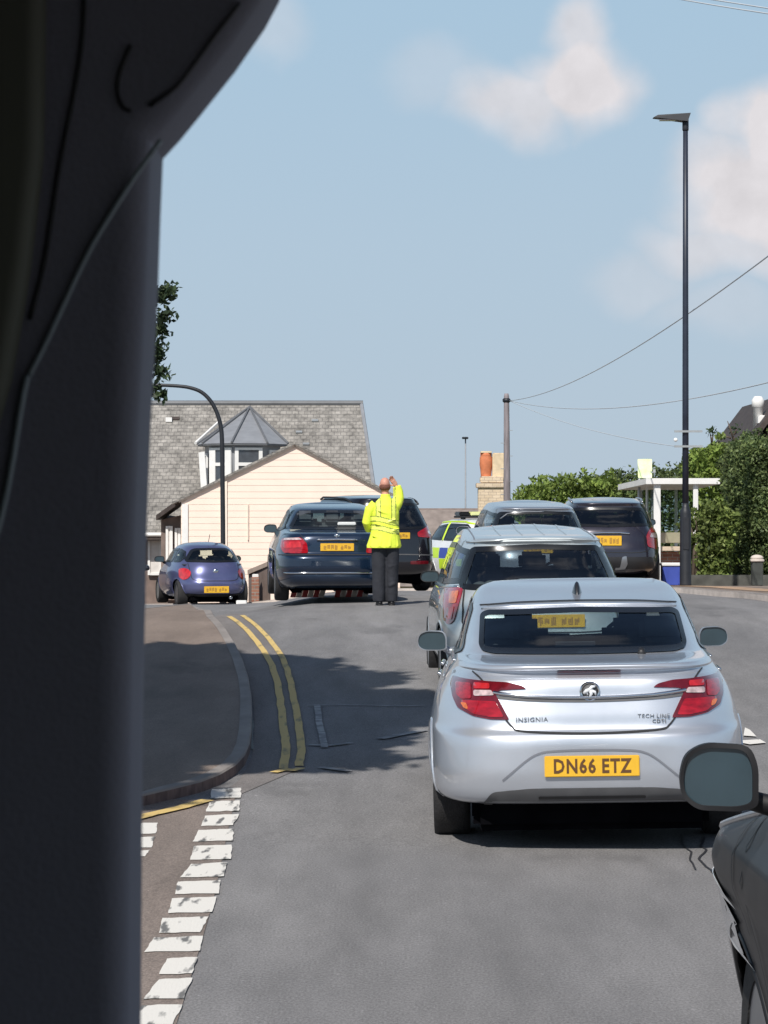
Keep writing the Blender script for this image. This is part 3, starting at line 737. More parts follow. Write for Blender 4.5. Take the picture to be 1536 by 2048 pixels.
# ---- silver saloon, nearest
S = dict(paint=M['silver'], yc=2.4,
    w=[(.285, .86), (.31, .905), (.38, .93), (.5, .94), (.66, .935), (.78, .915), (.88, .885), (.96, .845), (1.03, .80), (1.10, .765), (1.2, .735), (1.35, .685), (1.43, .645), (1.475, .59), (1.495, .52)],
    r=[(.285, .22), (.30, .10), (.34, .04), (.40, .015), (.50, .0), (.62, .0), (.685, .012), (.72, .055), (.80, .075), (.90, .10), (.96, .112), (1.0, .130), (1.018, .180), (1.036, .188), (1.05, .145), (1.07, .140), (1.082, .26), (1.10, .68), (1.2, .93), (1.30, 1.22), (1.36, 1.42), (1.43, 1.85), (1.475, 2.15), (1.495, 2.35)],
    f=[(.22, 4.5), (.3, 4.78), (.5, 4.84), (.68, 4.78), (.80, 4.55), (.90, 4.15), (.97, 3.75), (1.02, 3.5), (1.2, 3.22), (1.35, 2.98), (1.44, 2.8), (1.475, 2.7), (1.495, 2.6)],
    n=[(.2, 6), (.6, 5.2), (1.0, 4.6), (1.1, 4.2), (1.5, 3.6)], nf=[(.2, 3.4), (.9, 3.6), (1.05, 4), (1.5, 3.6)],
    zk=[(.285, .40, 10), (.40, .66, 12), (.66, .76, 8), (.76, 1.0, 16), (1.0, 1.11, 26), (1.11, 1.36, 18), (1.36, 1.495, 12)], crown=.012,
    win=winset(sym([(0, 1.352), (.57, 1.340), (.612, 1.318), (.622, 1.15), (.605, 1.118), (.54, 1.106), (0, 1.102)])[1:], sym([(0, 1.40), (.56, 1.385), (.70, 1.08), (0, 1.06)])[1:],
        [[(1.25, 1.10), (1.75, 1.34), (2.0, 1.385), (2.0, 1.06), (1.5, 1.07)], [(2.06, 1.06), (2.06, 1.39), (2.6, 1.395), (3.1, 1.12), (3.2, 1.06)]]),
    arches=(1.02, 3.78), arch_r=.365, wheel_r=.335, track=.80, shade_drop=.035, belt=1.05, cab=(.8, 3.5), spokes=10, frit=.03, rseat=(-.5, .5), rsy=.85, hr=.15, glassm={'all': M['glass_clear2'], 'side0': M['glass_dark'], 'side1': M['glass_dark']})
YAW_A = -2.3
A = Car('silver_car', 'silver four-door saloon with readable yellow plate, nearest in the queue', 'car', ((1187-768)/FPX*14.0, 14.0, -.01), YAW_A, S, roll=-1.0)
# boot lid edges and creases
A.line('boot_gap', [(-.475, .775), (-.44, .735), (-.395, .712), (-.2, .700), (0, .696), (.2, .700), (.395, .712), (.44, .735), (.475, .775)], .010, M['shut'])
A.line('boot_gap', [(.475, .775), (.50, .82), (.53, .87), (.56, .93), (.60, .985), (.66, 1.03)], .008, M['shut'], mirror=True)
A.bar('chrome_bar', [(-.54, .925), (-.5, .918), (-.35, .903), (-.15, .895), (0, .893), (.15, .895), (.35, .903), (.5, .918), (.54, .925)], .011, M['chrome'], off=.006)
A.line('boot_crease_shade', [(-.54, .902), (-.35, .885), (0, .876), (.35, .885), (.54, .902)], .016, M['grey_plastic'], off=.0045)  # grey strip, the crease's shade put into the colour
# plate arch
A.line('bumper_crease', [(-.50, .44), (-.44, .49), (-.36, .555), (-.30, .588), (-.22, .603), (0, .608), (.22, .603), (.30, .588), (.36, .555), (.44, .49), (.50, .44)], .011, M['crease_shade'], off=.0045)  # crease drawn as a darker strip, its shade painted on
A.patch('diffuser', roundpoly([(-.62, .295), (-.56, .375), (-.35, .395), (.35, .395), (.56, .375), (.62, .295), (.4, .27), (-.4, .27)], .03), M['grey_plastic'], off=.006)
A.patch('diffuser_vent', roundpoly([(-.30, .335), (-.30, .352), (.30, .352), (.30, .335)], .008), M['black_plastic'], off=.010)
0 and A.line('bumper_crease', [(-.80, .40), (-.6, .415), (-.3, .422), (0, .425), (.3, .422), (.6, .415), (.80, .40)], .008, M['crease_shade'], off=.0045)
A.plate(0, .518, .530, .118, 'DN66 ETZ')
# lights
LT = [(-.775, .990), (-.60, .985), (-.47, .982), (-.385, .965), (-.355, .945), (-.50, .938), (-.535, .925), (-.50, .86), (-.455, .775), (-.56, .776), (-.66, .792), (-.745, .83), (-.775, .885), (-.79, .95)]
for mir in (1, -1):
    lp = [(mir*x, z) for x, z in LT]
    o = A.patch('tail_light', roundpoly(lp, .012, 2), M['red_dark'], off=.007, th=.02, step=.025)
    f = lambda P_: [(mir*x, z) for x, z in P_]
    A.patch('lamp_lens', roundpoly(f([(-.72, .875), (-.53, .875), (-.485, .79), (-.56, .788), (-.655, .803), (-.715, .84)]), .01, 2), M['red'], off=.011, parent=o, step=.025)
    A.patch('lamp_lens', roundpoly(f([(-.755, .965), (-.665, .968), (-.665, .885), (-.72, .878), (-.75, .90)]), .01, 2), M['red'], off=.011, parent=o, step=.025)
    A.patch('lamp_lens', roundpoly(f([(-.65, .972), (-.56, .972), (-.56, .944), (-.65, .94)]), .008, 2), M['red_bright'], off=.0105, parent=o, step=.025)
    A.patch('reversing_lens', roundpoly(f([(-.65, .932), (-.55, .936), (-.535, .908), (-.65, .90)]), .01, 2), M['clear_lens'], off=.012, parent=o, step=.025)
    A.patch('amber_lens', roundpoly(f([(-.725, .86), (-.69, .86), (-.68, .825), (-.705, .83)]), .01, 2), M['orange'], off=.013, parent=o, step=.025)
# spoiler brake light, badge, scripts
A.patch('brake_light', roundpoly([(-.18, 1.046), (-.18, 1.030), (.18, 1.030), (.18, 1.046)], .006), M['red_dark'], off=.005)
0 and A.line('spoiler_shadow_gap', [(-.70, 1.012), (-.5, 1.022), (-.2, 1.026), (.2, 1.026), (.5, 1.022), (.70, 1.012)], .010, M['crease_shade'], off=.0045)
by = A.proj(0, .93, 'rear', 0).y
bd = MB(); bd.lathe([(.055, 0), (.058, -.006), (.052, -.012), (.046, -.010), (.046, -.004)], (0, by-.004, .928), 'y', 36)
bo = auto_smooth(bd.build('badge', M['chrome'], A.root), 40)
MB().lathe([(.046, -.0045), (.02, -.006), (.001, -.006)], (0, by-.004, .928), 'y', 30).build('badge_field', M['grey_plastic'], bo, True)
gr = MB(); gr.tube([(-.036, by-.013, .918), (-.018, by-.017, .932), (0, by-.018, .94), (.012, by-.018, .955), (.03, by-.016, .957)], [.008, .013, .011, .010, .006], 8)
gr.tube([(0, by-.016, .94), (.008, by-.018, .915), (-.004, by-.017, .892)], [.012, .010, .005], 8); gr.tube([(.004, by-.018, .935), (.028, by-.018, .925), (.034, by-.016, .908)], [.009, .009, .004], 8)
gr.tube([(-.02, by-.017, .935), (-.012, by-.017, .908)], [.008, .004], 8); gr.build('badge_figure', M['white_lens'], bo, True)
for (tx, tz, sz, tt_, m_) in ((-.33, .775, .030, 'INSIGNIA', 'rim'), (.355, .787, .026, 'TECH LINE', 'rim'), (.385, .758, .024, 'CDTI', 'grey_plastic')):
    y_ = min(A.proj(tx+d_, tz, 'rear', 0).y for d_ in (-.09, 0, .09))
    add_text(A.root, 'boot_script', tt_, sz*1.25, (tx, y_-.002, tz), (R(90), 0, 0), M[m_], 1.05, .002)
# roof lines, antenna, wiper
A.line('roof_gap', [(-.615, 1.365), (-.4, 1.381), (-.2, 1.386), (0, 1.388), (.2, 1.386), (.4, 1.381), (.615, 1.365)], .006, M['shut'], off=.0045)
A.bar('window_trim', [(-.60, 1.346), (-.4, 1.360), (0, 1.367), (.4, 1.360), (.60, 1.346)], .008, M['silver'], off=.004)
A.bar('side_trim', [(1.15, 1.055), (1.6, 1.045), (2.4, 1.035), (3.3, 1.035)], .008, M['chrome'], ax='side', side=-1, off=.004)
A.bar('side_trim', [(1.15, 1.055), (1.6, 1.045), (2.4, 1.035), (3.3, 1.035)], .008, M['chrome'], ax='side', side=1, off=.004)
q = A.proj(0, 1.415, 'rear', 0)
fin = MB(); fn = []
for k in range(7):
    t = k/6; fn.append((.0, q.y+.02+.17*t, q.z+.005+.02*t))
b = MB(); hs = [.004, .06, .085, .075, .05, .03, .012]; ws = [.012, .022, .030, .034, .034, .028, .01]; vs = []
for p, h_, w_ in zip(fn, hs, ws):
    for k in range(9):
        a = math.pi*k/8; vs.append((w_*math.cos(a)*(1 if True else 0), p[1], p[2]-.01+(h_)*math.sin(a)**1.6))
b.add(vs, [(i*9+k, i*9+k+1, (i+1)*9+k+1, (i+1)*9+k) for i in range(6) for k in range(8)])
b.build('antenna_fin', M['graphite'], A.root, True)
MB().tube([(.33, .70, 1.095), (.335, .74, 1.125)], [.028, .02], 8).build('wiper_mount', M['black_plastic'], A.root, True)
A.mirror(2.85, 1.03, 1.0, wide=.13, asp=(.80, .88), rim_w=.93, cover=M['grey_paint'])
for sg in (-1, 1):
    for yy_ in (1.7, 2.75): A.bar('door_handle', [(yy_, .93), (yy_+.2, .935)], .014, M['chrome'], ax='side', side=sg, off=.018)
# clutter seen through the rear window


# ---- silver estate ahead of it
def place(px, d): return ((px-768)/FPX*d, d, gz((px-768)/FPX*d, d+1.2))
S = dict(paint=M['silver2'], yc=2.3,
    w=[(.24, .80), (.35, .86), (.6, .885), (.82, .875), (.92, .845), (1.0, .80), (1.15, .755), (1.38, .655), (1.45, .61), (1.5, .56)],
    r=[(.24, .25), (.35, .04), (.5, .0), (.64, .01), (.75, .05), (.92, .09), (.98, .13), (1.1, .22), (1.38, .44), (1.405, .42), (1.43, .50), (1.46, .85), (1.49, 1.35), (1.5, 1.5)],
    f=[(.24, 4.0), (.35, 4.25), (.6, 4.3), (.78, 4.1), (.9, 3.7), (1.0, 3.35), (1.2, 3.0), (1.38, 2.7), (1.46, 2.55), (1.5, 2.4)],
    n=[(.2, 5.5), (1.0, 5), (1.5, 5)], zk=[(.24, .7, 16), (.7, 1.0, 14), (1.0, 1.38, 20), (1.38, 1.5, 12)], crown=.045,
    win=winset(sym([(0, 1.375), (.55, 1.355), (.585, 1.33), (.70, 1.03), (.69, .985), (.6, .975), (0, .97)])[1:], sym([(0, 1.41), (.54, 1.40), (.70, 1.08), (0, 1.05)])[1:],
        [[(.45, 1.03), (.62, 1.33), (1.4, 1.38), (1.4, 1.0)], [(1.48, 1.0), (1.48, 1.385), (2.5, 1.38), (3.05, 1.06), (3.1, 1.0)]]),
    arches=(.85, 3.45), arch_r=.35, wheel_r=.315, track=.76, belt=1.0, cab=(.45, 3.3), glassm={'all': M['glass']})
SB = S
B = Car('silver_estate', 'dull silver hatchback directly in front of the nearest silver saloon', 'car', place(1086, 22.0), 1.4, S, roll=-.8)
LB = [(-.80, .985), (-.70, .995), (-.665, .985), (-.70, .88), (-.755, .70), (-.80, .66), (-.835, .70), (-.83, .86)]
for mir in (1, -1):
    f = lambda P_: [(mir*x, z) for x, z in P_]
    o = B.patch('tail_light', roundpoly(f(LB), .02, 2), M['red'], off=.01, th=.02, step=.03)
    B.patch('lamp_lens', roundpoly(f([(-.775, .95), (-.70, .965), (-.73, .86), (-.785, .85)]), .01, 2), M['orange'], off=.014, parent=o, step=.03)
    B.patch('lamp_lens', roundpoly(f([(-.80, .82), (-.745, .83), (-.77, .71), (-.81, .72)]), .01, 2), M['red_bright'], off=.014, parent=o, step=.03)
B.plate(.12, .70, .52, .115, marks=1)
B.line('boot_gap', [(-.66, .98), (-.68, .80), (-.62, .62), (0, .60), (.62, .62), (.68, .80), (.66, .98)], .012, M['shut'])
for zz in (-.33, .33): B.line('roof_groove', [(zz*1.65, .62), (zz*1.62, 1.4), (zz*1.6, 2.3)], .012, M['crease_shade'], ax='top', off=.003)
for zz in (-.3, -.1, .1, .3): B.line('roof_rib', [(zz, .75), (zz, 1.4), (zz, 2.2)], .012, M['silver2'], ax='top', off=.006)
B.bar('spoiler_edge', [(-.60, 1.395), (-.3, 1.412), (0, 1.418), (.3, 1.412), (.60, 1.395)], .010, M['silver2'], off=.006)
B.mirror(2.75, .98, .75, cover=M['black_plastic'], wide=.05)
MB().box((.07, .36, 1.035), (.27, .10, .035), None, .03).build('parcel', M['white_paint'], B.root)
pm = MB()
for k, (x, h_) in enumerate(((-.52, .05), (-.42, .06), (-.30, .055), (-.20, .05))): pm.ellipsoid((x, .33, 1.0), (.075, .07, h_), 12, 8)
pm.build('parcel_shelf_items', M['interior_light'], B.root, True)
B.bar('side_trim', [(.45, 1.0), (1.4, .97), (3.0, .97)], .012, M['chrome'], ax='side', side=-1, off=.004)

# ---- dark SUV turned to the left
S = dict(paint=M['plum'], yc=2.3,
    w=[(.3, .84), (.42, .90), (.7, .93), (.95, .92), (1.05, .88), (1.12, .84), (1.3, .79), (1.5, .71), (1.58, .66), (1.63, .58)],
    r=[(.3, .25), (.42, .06), (.55, .0), (.72, .01), (.85, .06), (1.05, .12), (1.12, .16), (1.5, .48), (1.54, .46), (1.57, .62), (1.62, 1.1), (1.63, 1.2)],
    f=[(.3, 4.2), (.45, 4.4), (.8, 4.42), (1.0, 4.2), (1.08, 3.8), (1.14, 3.3), (1.3, 3.0), (1.5, 2.65), (1.6, 2.45), (1.63, 2.3)],
    n=[(.2, 5), (1.0, 4.4), (1.6, 4.2)], zk=[(.3, .8, 12), (.8, 1.14, 12), (1.14, 1.5, 16), (1.5, 1.63, 10)], crown=.03,
    win=winset(sym([(0, 1.485), (.60, 1.465), (.65, 1.43), (.76, 1.20), (.74, 1.15), (0, 1.13)])[1:], sym([(0, 1.55), (.62, 1.53), (.76, 1.18), (0, 1.15)])[1:],
        [[(.52, 1.17), (.72, 1.44), (1.35, 1.52), (1.35, 1.15)], [(1.42, 1.15), (1.42, 1.525), (2.5, 1.52), (3.1, 1.2), (3.15, 1.15)]]),
    arches=(.92, 3.6), arch_r=.40, wheel_r=.36, track=.80, belt=1.15, cab=(.5, 3.3), lip=M['black_plastic'], glassm={'all': M['glass_dark'], 'side0': M['glass'], 'side1': M['glass']})
C = Car('dark_suv', 'dark plum off-roader at the head of the queue, in front of the bus shelter', 'car', place(1219, 43.0), -2, S)
for mir in (1, -1):
    f = lambda P_: [(mir*x, z) for x, z in P_]
    o = C.patch('tail_light', roundpoly(f([(-.85, 1.12), (-.76, 1.14), (-.70, 1.08), (-.64, .98), (-.66, .80), (-.84, .74), (-.87, .9)]), .03, 3), M['red'], off=.01, th=.02, step=.04)
    C.patch('lamp_lens', roundpoly(f([(-.86, 1.02), (-.74, 1.03), (-.70, .96), (-.86, .94)]), .02, 3), M['clear_lens'], off=.014, parent=o, step=.04)
    C.patch('lamp_lens', roundpoly(f([(-.83, 1.10), (-.77, 1.11), (-.72, 1.04), (-.84, 1.04)]), .02, 3), M['red_bright'], off=.014, parent=o, step=.04)
C.plate(-.05, .90, .52, .17, marks=1)
C.bar('boot_handle', [(-.35, 1.02), (-.1, 1.03), (.2, 1.03), (.35, 1.02)], .018, M['chrome'], off=.012)
C.patch('bumper_trim', roundpoly([(-.80, .42), (-.74, .62), (.74, .62), (.80, .42)], .04), M['black_plastic'], off=.01)
C.patch('exhaust_trim', roundpoly([(.18, .44), (.22, .62), (.29, .64), (.31, .50), (.27, .42), (.1, .40), (.1, .44)], .02), M['rim'], off=.016)
C.bar('roof_rail', [(-.60, .8), (-.62, 1.4), (-.60, 2.4)], .018, M['rim'], ax='top', off=.03, mirror=True)
C.line('boot_gap', [(-.70, .98), (-.66, .72), (0, .70), (.66, .72), (.70, .98)], .012, M['shut'])
C.mirror(2.75, 1.15, .8, cover=M['black_plastic'], wide=.07)

# ---- grey car between the silver hatchback and the off-roader
S = dict(SB); S['paint'] = M['grey_paint']; S['glassm'] = {'all': M['glass']}; S['trim'] = M['interior_light']
K = Car('grey_hatchback', 'grey car with arched rear window between the dull silver hatchback and the off-roader', 'car', place(1082, 34.5), 3, S)
K.root.scale = (.92, 1, .93)
for mir in (1, -1):
    K.patch('tail_light', roundpoly([(mir*x, z) for x, z in LB], .02, 2), M['red'], off=.01, th=.02, step=.04)
K.plate(0, .80, .52, .115, marks=1); K.mirror(2.75, 1.0, .9)
K.bar('window_reflection_bar', [(-.56, 1.25), (-.45, 1.33), (-.2, 1.355), (.1, 1.36)], .010, M['rim'], off=.004)  # bright bar stands in for a reflection arc in the rear glass

# ---- navy saloon
S = dict(paint=M['navy'], yc=2.4,
    w=[(.20, .82), (.30, .88), (.5, .92), (.74, .92), (.88, .88), (.98, .83), (1.05, .79), (1.2, .71), (1.34, .63), (1.40, .58), (1.43, .50)],
    r=[(.20, .30), (.26, .10), (.38, .03), (.42, .035), (.50, .0), (.64, .0), (.68, .03), (.70, .07), (.85, .09), (.97, .13), (1.0, .20), (1.02, .45), (1.04, .75), (1.15, .98), (1.34, 1.40), (1.40, 1.75), (1.43, 2.1)],
    f=[(.20, 4.7), (.3, 4.9), (.6, 4.98), (.72, 4.85), (.86, 4.3), (.95, 3.8), (1.0, 3.6), (1.2, 3.2), (1.34, 2.95), (1.40, 2.8), (1.43, 2.6)],
    n=[(.2, 6), (1.0, 5), (1.4, 4.2)], zk=[(.20, .45, 10), (.45, .74, 10), (.74, 1.05, 16), (1.05, 1.34, 14), (1.34, 1.43, 8)], crown=.03,
    win=winset(sym([(0, 1.335), (.50, 1.325), (.54, 1.30), (.67, 1.09), (.65, 1.05), (0, 1.045)])[1:], sym([(0, 1.37), (.52, 1.355), (.70, 1.05), (0, 1.02)])[1:],
        [[(1.2, 1.06), (1.6, 1.27), (1.95, 1.34), (1.95, 1.02), (1.4, 1.03)], [(2.02, 1.02), (2.02, 1.345), (2.7, 1.34), (3.2, 1.07), (3.3, 1.02)]]),
    arches=(1.05, 3.95), arch_r=.36, wheel_r=.325, track=.79, shade_drop=-.17, belt=1.07, cab=(.8, 3.6), hr=.17, seat=M['interior'], trim=M['beige'], glassm={'all': M['glass_clear']})
D = Car('navy_saloon', 'navy blue saloon with chrome boot bar and left door mirror, beside the person in yellow', 'car', place(675, 34.6), 4.5, S)
for mir in (1, -1):
    f = lambda P_: [(mir*x, z) for x, z in P_]
    o = D.patch('tail_light', roundpoly(f([(-.80, .92), (-.54, .94), (-.45, .86), (-.43, .715), (-.78, .71), (-.83, .80)]), .03, 3), M['red'], off=.01, th=.02, step=.04)
    D.patch('lamp_lens', roundpoly(f([(-.76, .925), (-.56, .932), (-.52, .905), (-.78, .895)]), .01, 3), M['clear_lens'], off=.014, parent=o, step=.04)
    D.patch('lamp_lens', roundpoly(f([(-.78, .87), (-.55, .88), (-.52, .80), (-.78, .78)]), .02, 3), M['red_bright'], off=.014, parent=o, step=.04)
D.plate(0, .80, .50, .11, marks=1)
D.bar('chrome_bar', [(-.30, .905), (0, .91), (.30, .905)], .018, M['chrome'], off=.016)
D.bar('bumper_strip', [(-.78, .43), (-.4, .435), (0, .437), (.4, .435), (.78, .43)], .012, M['chrome'], off=.008)
D.line('bumper_gap', [(-.86, .685), (-.4, .69), (0, .69), (.4, .69), (.86, .685)], .014, M['shut'])
D.line('boot_gap', [(-.44, .70), (-.46, .86), (-.55, .99)], .010, M['shut'], mirror=True)
by = D.proj(0, .965, 'rear', 0).y
bo = MB().lathe([(.042, 0), (.044, -.008), (.001, -.012)], (0, by, .962), 'y', 24).build('badge', M['chrome'], D.root, True)
D.mirror(3.15, .99, .85, cover=M['black_plastic'], wide=.10); D.root.scale = (.93, 1, .965)
MB().box((.20, .93, 1.135), (.14, .03, .025), None, .01).build('parcel', M['white_paint'], D.root)

# ---- black people carrier beyond the person
S = dict(paint=M['black'], yc=2.4,
    w=[(.28, .84), (.4, .89), (.7, .93), (1.0, .925), (1.1, .89), (1.2, .86), (1.5, .76), (1.68, .67), (1.73, .62), (1.76, .55)],
    r=[(.28, .25), (.4, .05), (.55, .0), (.7, .02), (.9, .05), (1.1, .09), (1.2, .14), (1.68, .42), (1.71, .42), (1.74, .6), (1.76, .9)],
    f=[(.28, 4.5), (.45, 4.75), (.8, 4.75), (1.0, 4.35), (1.12, 3.9), (1.2, 3.6), (1.5, 3.1), (1.7, 2.7), (1.76, 2.5)],
    n=[(.2, 5), (1.7, 4.6)], zk=[(.28, .8, 12), (.8, 1.2, 10), (1.2, 1.68, 16), (1.68, 1.76, 8)], crown=.035,
    win=winset(sym([(0, 1.65), (.58, 1.63), (.63, 1.59), (.78, 1.22), (.74, 1.17), (0, 1.15)])[1:], sym([(0, 1.68), (.60, 1.66), (.8, 1.2), (0, 1.16)])[1:],
        [[(.48, 1.2), (.7, 1.6), (1.5, 1.66), (1.5, 1.15)], [(1.6, 1.15), (1.6, 1.665), (2.6, 1.62), (3.4, 1.2), (3.4, 1.15)]]),
    arches=(.95, 3.8), arch_r=.38, wheel_r=.34, track=.80, belt=1.15, cab=(.5, 3.6), glassm={'all': M['glass_dark']})
E = Car('black_people_carrier', 'tall black people carrier behind the navy saloon and the person in yellow', 'car', place(795, 45.5), 19, S)
for mir in (1, -1):
    f = lambda P_: [(mir*x, z) for x, z in P_]
    o = E.patch('tail_light', roundpoly(f([(-.88, 1.24), (-.80, 1.26), (-.42, 1.10), (-.42, 1.02), (-.86, .98), (-.93, 1.1)]), .03, 3), M['red'], off=.01, th=.02, step=.04)
    E.patch('lamp_lens', roundpoly(f([(-.88, 1.14), (-.66, 1.12), (-.66, 1.07), (-.88, 1.05)]), .02, 3), M['white_lens'], off=.014, parent=o, step=.04)
E.plate(0, 1.04, .52, .115, marks=1)
E.patch('reflector', roundpoly([(.25, .52), (.25, .58), (.62, .58), (.62, .52)], .02), M['red_dark'], off=.01)
E.line('bumper_crease', [(-.8, .68), (0, .70), (.8, .68)], .02, M['grey_plastic'])
E.bar('roof_rail', [(-.62, .7), (-.64, 1.4), (-.62, 2.6)], .02, M['black_plastic'], ax='top', off=.03, mirror=True)
E.mirror(3.2, 1.15, 1.1)

# ---- small violet hatchback
SF = dict(paint=M['violet'], yc=1.75,
    w=[(.20, .70), (.32, .77), (.5, .805), (.7, .80), (.82, .765), (.95, .70), (1.1, .625), (1.22, .545), (1.29, .46), (1.33, .36)],
    r=[(.20, .25), (.27, .08), (.38, .0), (.5, .0), (.58, .04), (.72, .08), (.85, .14), (.95, .22), (1.1, .36), (1.22, .55), (1.29, .78), (1.33, 1.05)],
    f=[(.20, 3.3), (.35, 3.55), (.55, 3.58), (.72, 3.35), (.82, 3.0), (.92, 2.75), (1.1, 2.45), (1.22, 2.2), (1.29, 2.0), (1.33, 1.8)],
    n=[(.2, 3.4), (.8, 3.0), (1.3, 2.6)], nf=[(0, 2.8), (2, 2.8)], zk=[(.20, .56, 12), (.56, .9, 12), (.9, 1.22, 14), (1.22, 1.33, 8)], crown=.03,
    win=winset(sym([(0, 1.235), (.34, 1.225), (.42, 1.19), (.56, .99), (.54, .94), (0, .93)])[1:], sym([(0, 1.25), (.40, 1.23), (.58, .92), (0, .90)])[1:],
        [[(.62, 1.02), (.80, 1.16), (1.2, 1.22), (1.2, .93), (.75, .93)], [(1.27, .93), (1.27, 1.225), (1.9, 1.20), (2.45, .95), (2.45, .90)]]),
    arches=(.62, 3.0), arch_r=.30, wheel_r=.28, track=.625, belt=.92, cab=(.42, 2.6), rseat=(-.3, .3), seat=M['interior'], lip=M['violet'], glassm={'all': M['glass_clear']})
F_ = Car('violet_hatchback', 'small rounded violet blue hatchback parked in front of the cream gable', 'car', (place(433, 54)[0], 54, gz(-3.7, 55)), 15, SF)
for mir in (1, -1):
    f = lambda P_: [(mir*x, z) for x, z in P_]
    F_.patch('tail_light', roundpoly(f([(-.68, .80), (-.57, .82), (-.48, .74), (-.52, .62), (-.62, .56), (-.69, .62)]), .05, 4), M['red_bright'] if mir > 0 else M['red'], off=.012, th=.02, step=.04)
F_.root.scale = (1.05, 1, 1.03); F_.plate(-.0, .37, .52, .14, marks=1)
by = F_.proj(0, .75, 'rear', 0).y
MB().lathe([(.055, 0), (.055, -.008), (.001, -.014)], (0, by, .75), 'y', 24).build('badge', M['chrome'], F_.root, True)
F_.patch('bumper', roundpoly([(-.70, .22), (-.70, .30), (-.3, .27), (.3, .27), (.70, .30), (.70, .22)], .02), M['black_plastic'], off=.012)
F_.line('boot_gap', [(-.52, .92), (-.5, .7), (-.42, .565), (0, .55), (.42, .565), (.5, .7), (.52, .92)], .012, M['shut'])
MB().lathe([(.032, 0), (.034, -.06), (.026, -.06), (.026, 0)], (.3, .06, .2), 'y', 14).build('exhaust', M['chrome'], F_.root, True)
F_.mirror(2.15, .92, .85, cover=M['black_plastic'])
MB().tube([(0, .92, 1.36), (0, .75, 1.52)], .006, 6).build('aerial', M['black_plastic'], F_.root)

# ---- dark hatchback at the edge of the cab pillar
S2 = dict(SF); S2['paint'] = M['graphite']; S2['seat'] = M['interior']; S2['glassm'] = {'all': M['glass_dark']}; S2['lip'] = M['graphite']
H2 = Car('dark_hatchback', 'dark parked car half hidden behind the pillar, left of the violet hatchback', 'car', (-6.5, 57.5, gz(-6, 58)), 190, S2)
for mir in (1, -1):
    f = lambda P_: [(mir*x, z) for x, z in P_]
    H2.patch('headlight', roundpoly(f([(-.66, .72), (-.46, .74), (-.42, .64), (-.60, .56), (-.70, .62)]), .03, 3), M['white_lens'], ax='front', off=.01)
H2.mirror(2.15, .92, .85)

# ---- police car
S = dict(paint=M['white_paint'], yc=2.1,
    w=[(.22, .78), (.35, .85), (.6, .88), (.8, .865), (.92, .83), (1.0, .79), (1.2, .70), (1.38, .60), (1.44, .52)],
    r=[(.22, .3), (.35, .05), (.55, 0), (.8, .05), (.95, .12), (1.2, .32), (1.38, .55), (1.44, .85)],
    f=[(.22, 4.0), (.4, 4.25), (.65, 4.25), (.8, 4.0), (.92, 3.5), (1.0, 3.2), (1.2, 2.8), (1.38, 2.4), (1.44, 2.2)],
    n=[(.2, 4.5), (1.4, 4)], zk=[(.22, .7, 12), (.7, 1.0, 12), (1.0, 1.38, 14), (1.38, 1.44, 6)], crown=.03,
    win=winset(sym([(0, 1.34), (.52, 1.32), (.66, 1.02), (0, 1.0)])[1:], sym([(0, 1.38), (.53, 1.36), (.70, 1.02), (0, .99)])[1:],
        [[(.45, 1.02), (.68, 1.30), (1.3, 1.36), (1.3, 1.0)], [(1.38, 1.0), (1.38, 1.365), (2.25, 1.35), (2.95, 1.02), (2.95, .98)]]),
    arches=(.8, 3.4), arch_r=.34, wheel_r=.31, track=.76, belt=.98, cab=(.45, 3.1), glassm={'all': M['glass_dark']})
ya = 156
G_ = Car('police_car', 'white police car with yellow and blue side blocks and roof light bar', 'police car', (1.42, 54.8, gz(.8, 53.5)+.12), -ya, S)
for sg in (-1, 1):
    k = 0
    for y_ in np.arange(.5, 4.0, .42):
        for zz, flip in ((.40, 0), (.63, 1)):
            if math.hypot(y_+.2-.8, zz-.2) < .42 or math.hypot(y_+.2-3.4, zz-.2) < .42: continue
            G_.patch('marking_block', [(y_+.006, zz), (y_+.006, zz+.22), (y_+.41, zz+.22), (y_+.41, zz)], M['hivis_paint'] if (k+flip) % 2 == 0 else M['blue_film'], ax='side', side=sg, off=.004, th=0, step=.15)
        k += 1
    G_.bar('window_edge_film', [(.5, 1.365), (1.3, 1.40), (2.1, 1.395), (2.4, 1.35)], .024, M['hivis_paint'], ax='side', side=sg, off=.0)
    G_.bar('window_edge_film', [(1.34, 1.0), (1.34, 1.38)], .022, M['hivis_paint'], ax='side', side=sg, off=.0)
lb = empty('light_bar'); lb.parent = G_.root; lb.location = (0, 0, 0)
zr = 1.505
M['pale_lens'] = mat('pale_yellow_lens', (.80, .82, .40), .15, coat=1, var=.1)
M['blue_lens'] = mat('blue_lens', (.03, .08, .55), .1, coat=1, var=.2)
MB().box((0, 1.55, zr), (.56, .14, .022), None, .01).build('bar_base', M['black_plastic'], lb)
for x0, m_ in ((-.42, M['white_lens']), (-.15, M['white_lens']), (.15, M['pale_lens']), (.42, M['graphite'])):
    MB().box((x0, 1.55, zr+.065), (.128, .13, .045), None, .02).build('bar_lens', m_, lb)
for x0 in (-.4, .4): MB().box((x0, 1.55, zr-.02), (.03, .06, .03)).build('bar_foot', M['black_plastic'], lb)
G_.mirror(2.85, .98, 1.0, cover=M['black_plastic'])
G_.patch('headlight', roundpoly([(-.78, .78), (-.5, .74), (-.46, .64), (-.76, .62)], .03), M['white_lens'], ax='front', off=.01)
G_.patch('headlight', roundpoly([(.78, .78), (.5, .74), (.46, .64), (.76, .62)], .03), M['white_lens'], ax='front', off=.01)

